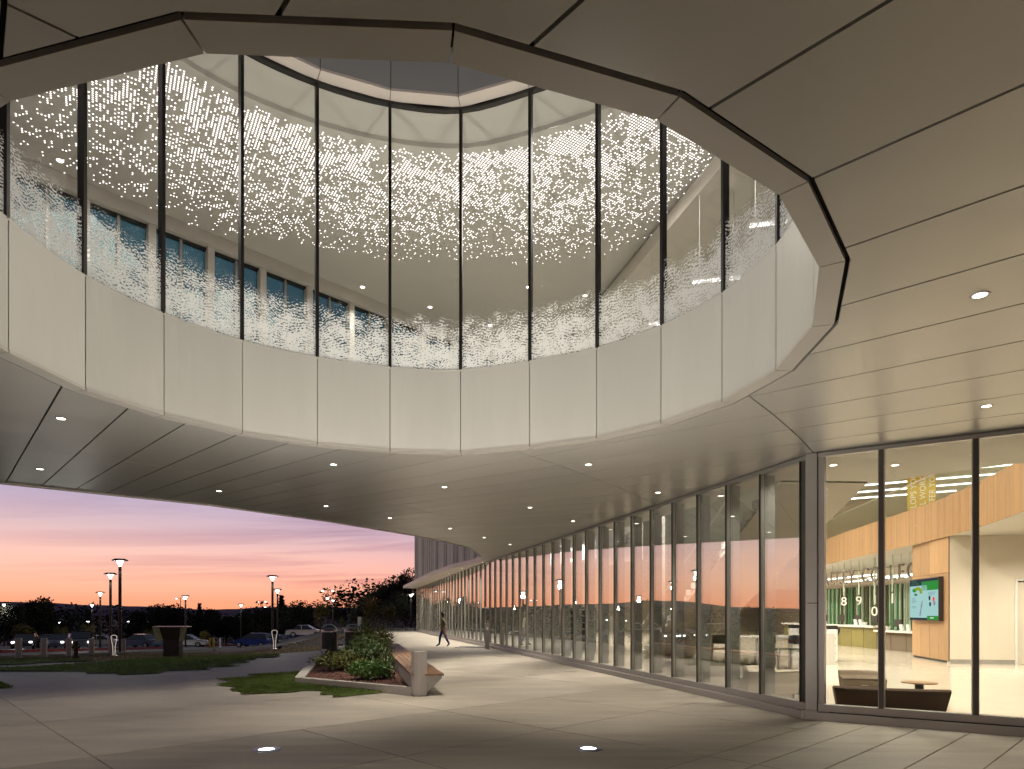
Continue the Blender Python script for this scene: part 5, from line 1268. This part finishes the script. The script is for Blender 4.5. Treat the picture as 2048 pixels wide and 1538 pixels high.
car('oncoming car with bright headlights behind the first bollard', 52, 1290, -62, P_k, lights='head', Y=62); car('oncoming car with one dazzling headlight by the second bollard', 122, 1290, -70, P_g, lights='head', Y=64); car('grey hatchback with headlights on behind the fourth bollard', 163, 1290, -60, P_g, 'hatch', 'head', Y=60); car('car with red tail lights showing behind the bollards', 100, 1286, 95, P_k, lights='tail', Y=76)
car('white car behind the right-hand bollards', 205, 1291, 10, P_w, Y=84)
for k, (px, c) in enumerate(((420, m['gold']), (427, m['gold']), (440, m['white']))):
    x, y = (px - CX) / F * 66, 66.0; t = empty('guard_post', ('left yellow guard post', 'right yellow guard post', 'white guard post')[k] + ' in the far car park', 'post', (x, y, zg(x, y)), 0, 'guard posts in the car park'); MB().lathe([(.10, 0), (.10, .95), (0, 1.02)], 10).build('post', c, t); MB().lathe([(.14, 0), (.14, .05), (0, .05)], 10).build('foot', m['kerb'], t)

# ================================================================== TREES
def crown_mesh(seed, R_, H_, n, leaf, lobes=9, sparse=0.0, conic=False):
    rr = random.Random(seed); mb = MB(); cs = []
    for k in range(lobes):
        a = rr.uniform(0, 6.283); q = rr.uniform(.1, .75); z = rr.uniform(.18, .9)
        cs.append((Vector((math.cos(a) * q * R_ * (1 - .45 * max(0, z - .5)), math.sin(a) * q * R_, z * H_)), R_ * rr.uniform(.28, .52)))
    cs.append((Vector((0, 0, H_ * .55)), R_ * .6))
    for k in range(n):
        if conic:
            z = rr.random() ** 1.3; a = rr.uniform(0, 6.283); q = (1 - z) * R_ * rr.uniform(.2, 1) ; p = Vector((math.cos(a) * q, math.sin(a) * q, z * H_ - .1 * q))
        else:
            c, r = rr.choice(cs); d = Vector((rr.gauss(0, 1), rr.gauss(0, 1), rr.gauss(0, .85))).normalized(); p = c + d * r * rr.uniform(.45, 1.0) ** .6
            if rr.random() < .10: p += d * r * rr.uniform(0, .4)
        d = Vector((rr.gauss(0, 1), rr.gauss(0, 1), rr.gauss(0, .8))).normalized(); s = d.cross(Vector((rr.gauss(0, 1), rr.gauss(0, 1), rr.gauss(0, 1)))).normalized(); L = leaf * rr.uniform(.6, 1.5)
        mb.quad(p, p + d * L * .5 + s * L * .3, p + d * L, p + d * L * .5 - s * L * .3)
    me = mb.mesh('crown'); return me
def trunk_mesh(seed, h, r):
    rr = random.Random(seed); mb = MB(); mb.tube([(0, 0, -.2), (rr.gauss(0, .05), rr.gauss(0, .05), h * .3), (rr.gauss(0, .12), rr.gauss(0, .12), h * .75)], [r, r * .75, r * .3], 8)
    for k in range(7):
        a = rr.uniform(0, 6.283); z = h * rr.uniform(.22, .55); L = h * rr.uniform(.22, .42); mb.tube([(0, 0, z), (math.cos(a) * L * .5, math.sin(a) * L * .5, z + L * .35), (math.cos(a) * L, math.sin(a) * L, z + L * .75)], [r * .45, r * .28, r * .08], 5)
    return mb.mesh('trunk')
CR = {}
def tree_kind(k):
    if k not in CR:
        if k == 'oakA': c, tr = crown_mesh(1, .5, .82, 6500, .044, 13), trunk_mesh(1, 1.0, .025)
        if k == 'oakB': c, tr = crown_mesh(5, .55, .80, 6500, .044, 16), trunk_mesh(2, 1.0, .025)
        if k == 'oakC': c, tr = crown_mesh(8, .46, .84, 5600, .044, 11), trunk_mesh(3, 1.0, .022)
        if k == 'thin': c, tr = crown_mesh(12, .55, .70, 1300, .030, 12), trunk_mesh(4, 1.0, .020)
        if k == 'cone': c, tr = crown_mesh(15, .24, .92, 2200, .045, conic=True), trunk_mesh(6, .9, .018)
        if k == 'young': c, tr = crown_mesh(18, .36, .72, 1700, .042, 9), trunk_mesh(7, 1.0, .018)
        CR[k] = (c, tr)
    return CR[k]
TREE_OBJ = {}
def tree(label, px, ty, Yl, kind, wide=1.0, mat='leafdark', group='dark trees on the skyline'):
    X = (px - CX) / F * Yl; z = zg(X, Yl); h = CAM + (HOR - ty) * Yl / F - z
    c, tr = tree_kind(kind)
    if not c.materials: c.materials.append(m['leafdark'])
    t = empty('tree', label, 'tree', (X, Yl, z), random.uniform(0, 6.28), group); t.scale = (h * wide, h * wide, h)
    o = link('crown', c, None, t, (0, 0, .16))
    if mat != 'leafdark': o.material_slots[0].link = 'OBJECT'; o.material_slots[0].material = m[mat]
    o2 = link('trunk', tr, m['bark'], t)
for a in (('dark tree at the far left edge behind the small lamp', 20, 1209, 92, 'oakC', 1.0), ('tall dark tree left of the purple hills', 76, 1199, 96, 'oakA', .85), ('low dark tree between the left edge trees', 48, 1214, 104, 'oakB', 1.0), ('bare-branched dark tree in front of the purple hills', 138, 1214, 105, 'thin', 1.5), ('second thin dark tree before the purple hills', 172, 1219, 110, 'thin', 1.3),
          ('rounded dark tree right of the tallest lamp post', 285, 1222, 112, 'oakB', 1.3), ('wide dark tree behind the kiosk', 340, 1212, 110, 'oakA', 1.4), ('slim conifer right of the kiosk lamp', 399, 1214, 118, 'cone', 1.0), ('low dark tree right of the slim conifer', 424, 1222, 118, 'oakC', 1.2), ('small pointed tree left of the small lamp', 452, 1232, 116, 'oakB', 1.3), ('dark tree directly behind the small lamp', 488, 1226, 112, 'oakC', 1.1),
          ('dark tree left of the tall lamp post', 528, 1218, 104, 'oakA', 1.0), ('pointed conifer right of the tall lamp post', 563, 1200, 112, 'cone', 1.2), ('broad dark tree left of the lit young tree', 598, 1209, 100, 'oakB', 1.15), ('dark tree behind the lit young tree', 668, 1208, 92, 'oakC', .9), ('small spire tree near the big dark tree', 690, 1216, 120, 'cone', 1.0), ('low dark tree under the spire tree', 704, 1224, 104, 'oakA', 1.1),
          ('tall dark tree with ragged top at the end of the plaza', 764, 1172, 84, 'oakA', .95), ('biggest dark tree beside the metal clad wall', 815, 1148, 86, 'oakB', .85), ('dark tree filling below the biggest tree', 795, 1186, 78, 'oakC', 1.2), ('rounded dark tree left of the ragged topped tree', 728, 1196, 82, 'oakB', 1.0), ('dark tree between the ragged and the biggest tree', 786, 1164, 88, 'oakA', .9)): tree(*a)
for a in (('young tree lit yellow green left of the big dark tree', 738, 1186, 66, 'young', 1.0), ('loose lit young tree above the litter bins', 640, 1197, 74, 'young', 1.0), ('low lit tree by the far left lights', 42, 1243, 72, 'young', 1.6), ('slim yellowish sapling behind the third bollard', 122, 1249, 70, 'young', .7), ('slim yellowish sapling left of the lamp posts', 176, 1244, 70, 'young', .7), ('reddish young tree right of the tallest lamp post', 300, 1254, 80, 'young', .8), ('low reddish tree behind the white sedan', 408, 1258, 80, 'young', 1.1), ('lit shrub-like tree at the end of the plaza', 775, 1205, 70, 'young', 1.1), ('slender autumn sapling right of the litter bins', 684, 1231, 60, 'young', .5)): tree(*a, 'leafwarm', 'young trees around the car park')
# far wood as one mass, running on past the left of the frame
mb = MB(); rr = random.Random(31); c0, _ = tree_kind('oakA'); vs = [v.co for v in c0.vertices]; nq = len(vs) // 4
def clump(X, Y, h, w, n):
    z = zg(X, Y)
    for k in range(n):
        q = rr.randrange(nq) * 4; an = 0; b = len(mb.v)
        for i in range(4): v = vs[q + i]; p = vs[q]; mb.v.append((X + p.x * w + (v.x - p.x) * w * 1.3, Y + p.y * w + (v.y - p.y) * w * 1.3, z + (p.z - .1) * h + (v.z - p.z) * h * 1.3))
        mb.f.append((b, b + 1, b + 2, b + 3)); mb.mi.append(0)
X = -300.0
while X < 20:
    Y = 128 + rr.uniform(-8, 14); clump(X, Y, rr.uniform(8.4, 10.4), rr.uniform(10, 15), 800); X += rr.uniform(4.5, 7)
for k in range(30): Yk = 20 + 3.6 * k; clump(-95 - rr.uniform(0, 30) , Yk, rr.uniform(4.5, 7.5), rr.uniform(8, 12), 350)
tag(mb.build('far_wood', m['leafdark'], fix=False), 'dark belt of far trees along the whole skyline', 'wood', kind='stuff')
# hedge at the end of the plaza
mb = MB()
for k in range(14): clump(-17 + .75 * k, 63.5 + rr.uniform(-.4, .8), rr.uniform(1.2, 2.4), 2.0, 240)
tag(mb.build('hedge', m['leafdark'], fix=False), 'low dark hedge closing the far end of the plaza', 'hedge')
# hills
def hills(name, Y, seed, amp, base_, label, x0=-9000, x1=3000):
    mb = MB(); rows = []; n = 160
    for r_, (dy, k) in enumerate(((0, 0), (300, .55), (700, 1.0), (1500, .6))):
        row = []
        for i in range(n + 1):
            x = x0 + (x1 - x0) * i / n; e = base_ + amp * (mnoise.noise(Vector((x * .0011, seed, 0))) * .7 + mnoise.noise(Vector((x * .004, seed, 3))) * .25 + mnoise.noise(Vector((x * .013, seed, 5))) * .08) + 75 * math.exp(-((x + 4300) / 900) ** 2)
            row.append((x, Y + dy + 60 * mnoise.noise(Vector((x * .003, dy, seed))), max(0, e) * k - (60 if k == 0 else 0)))
        rows.append(row)
    mb.grid(rows); o = mb.build(name, m['hill'], smooth_=True); struct(o); o['label'] = label
hills('hills', 3800, 2.3, 42, 34, 'low purple hills on the horizon')

for o in COL.objects:
    if o.parent is None and 'category' in o and 'kind' not in o: o['kind'] = 'thing'
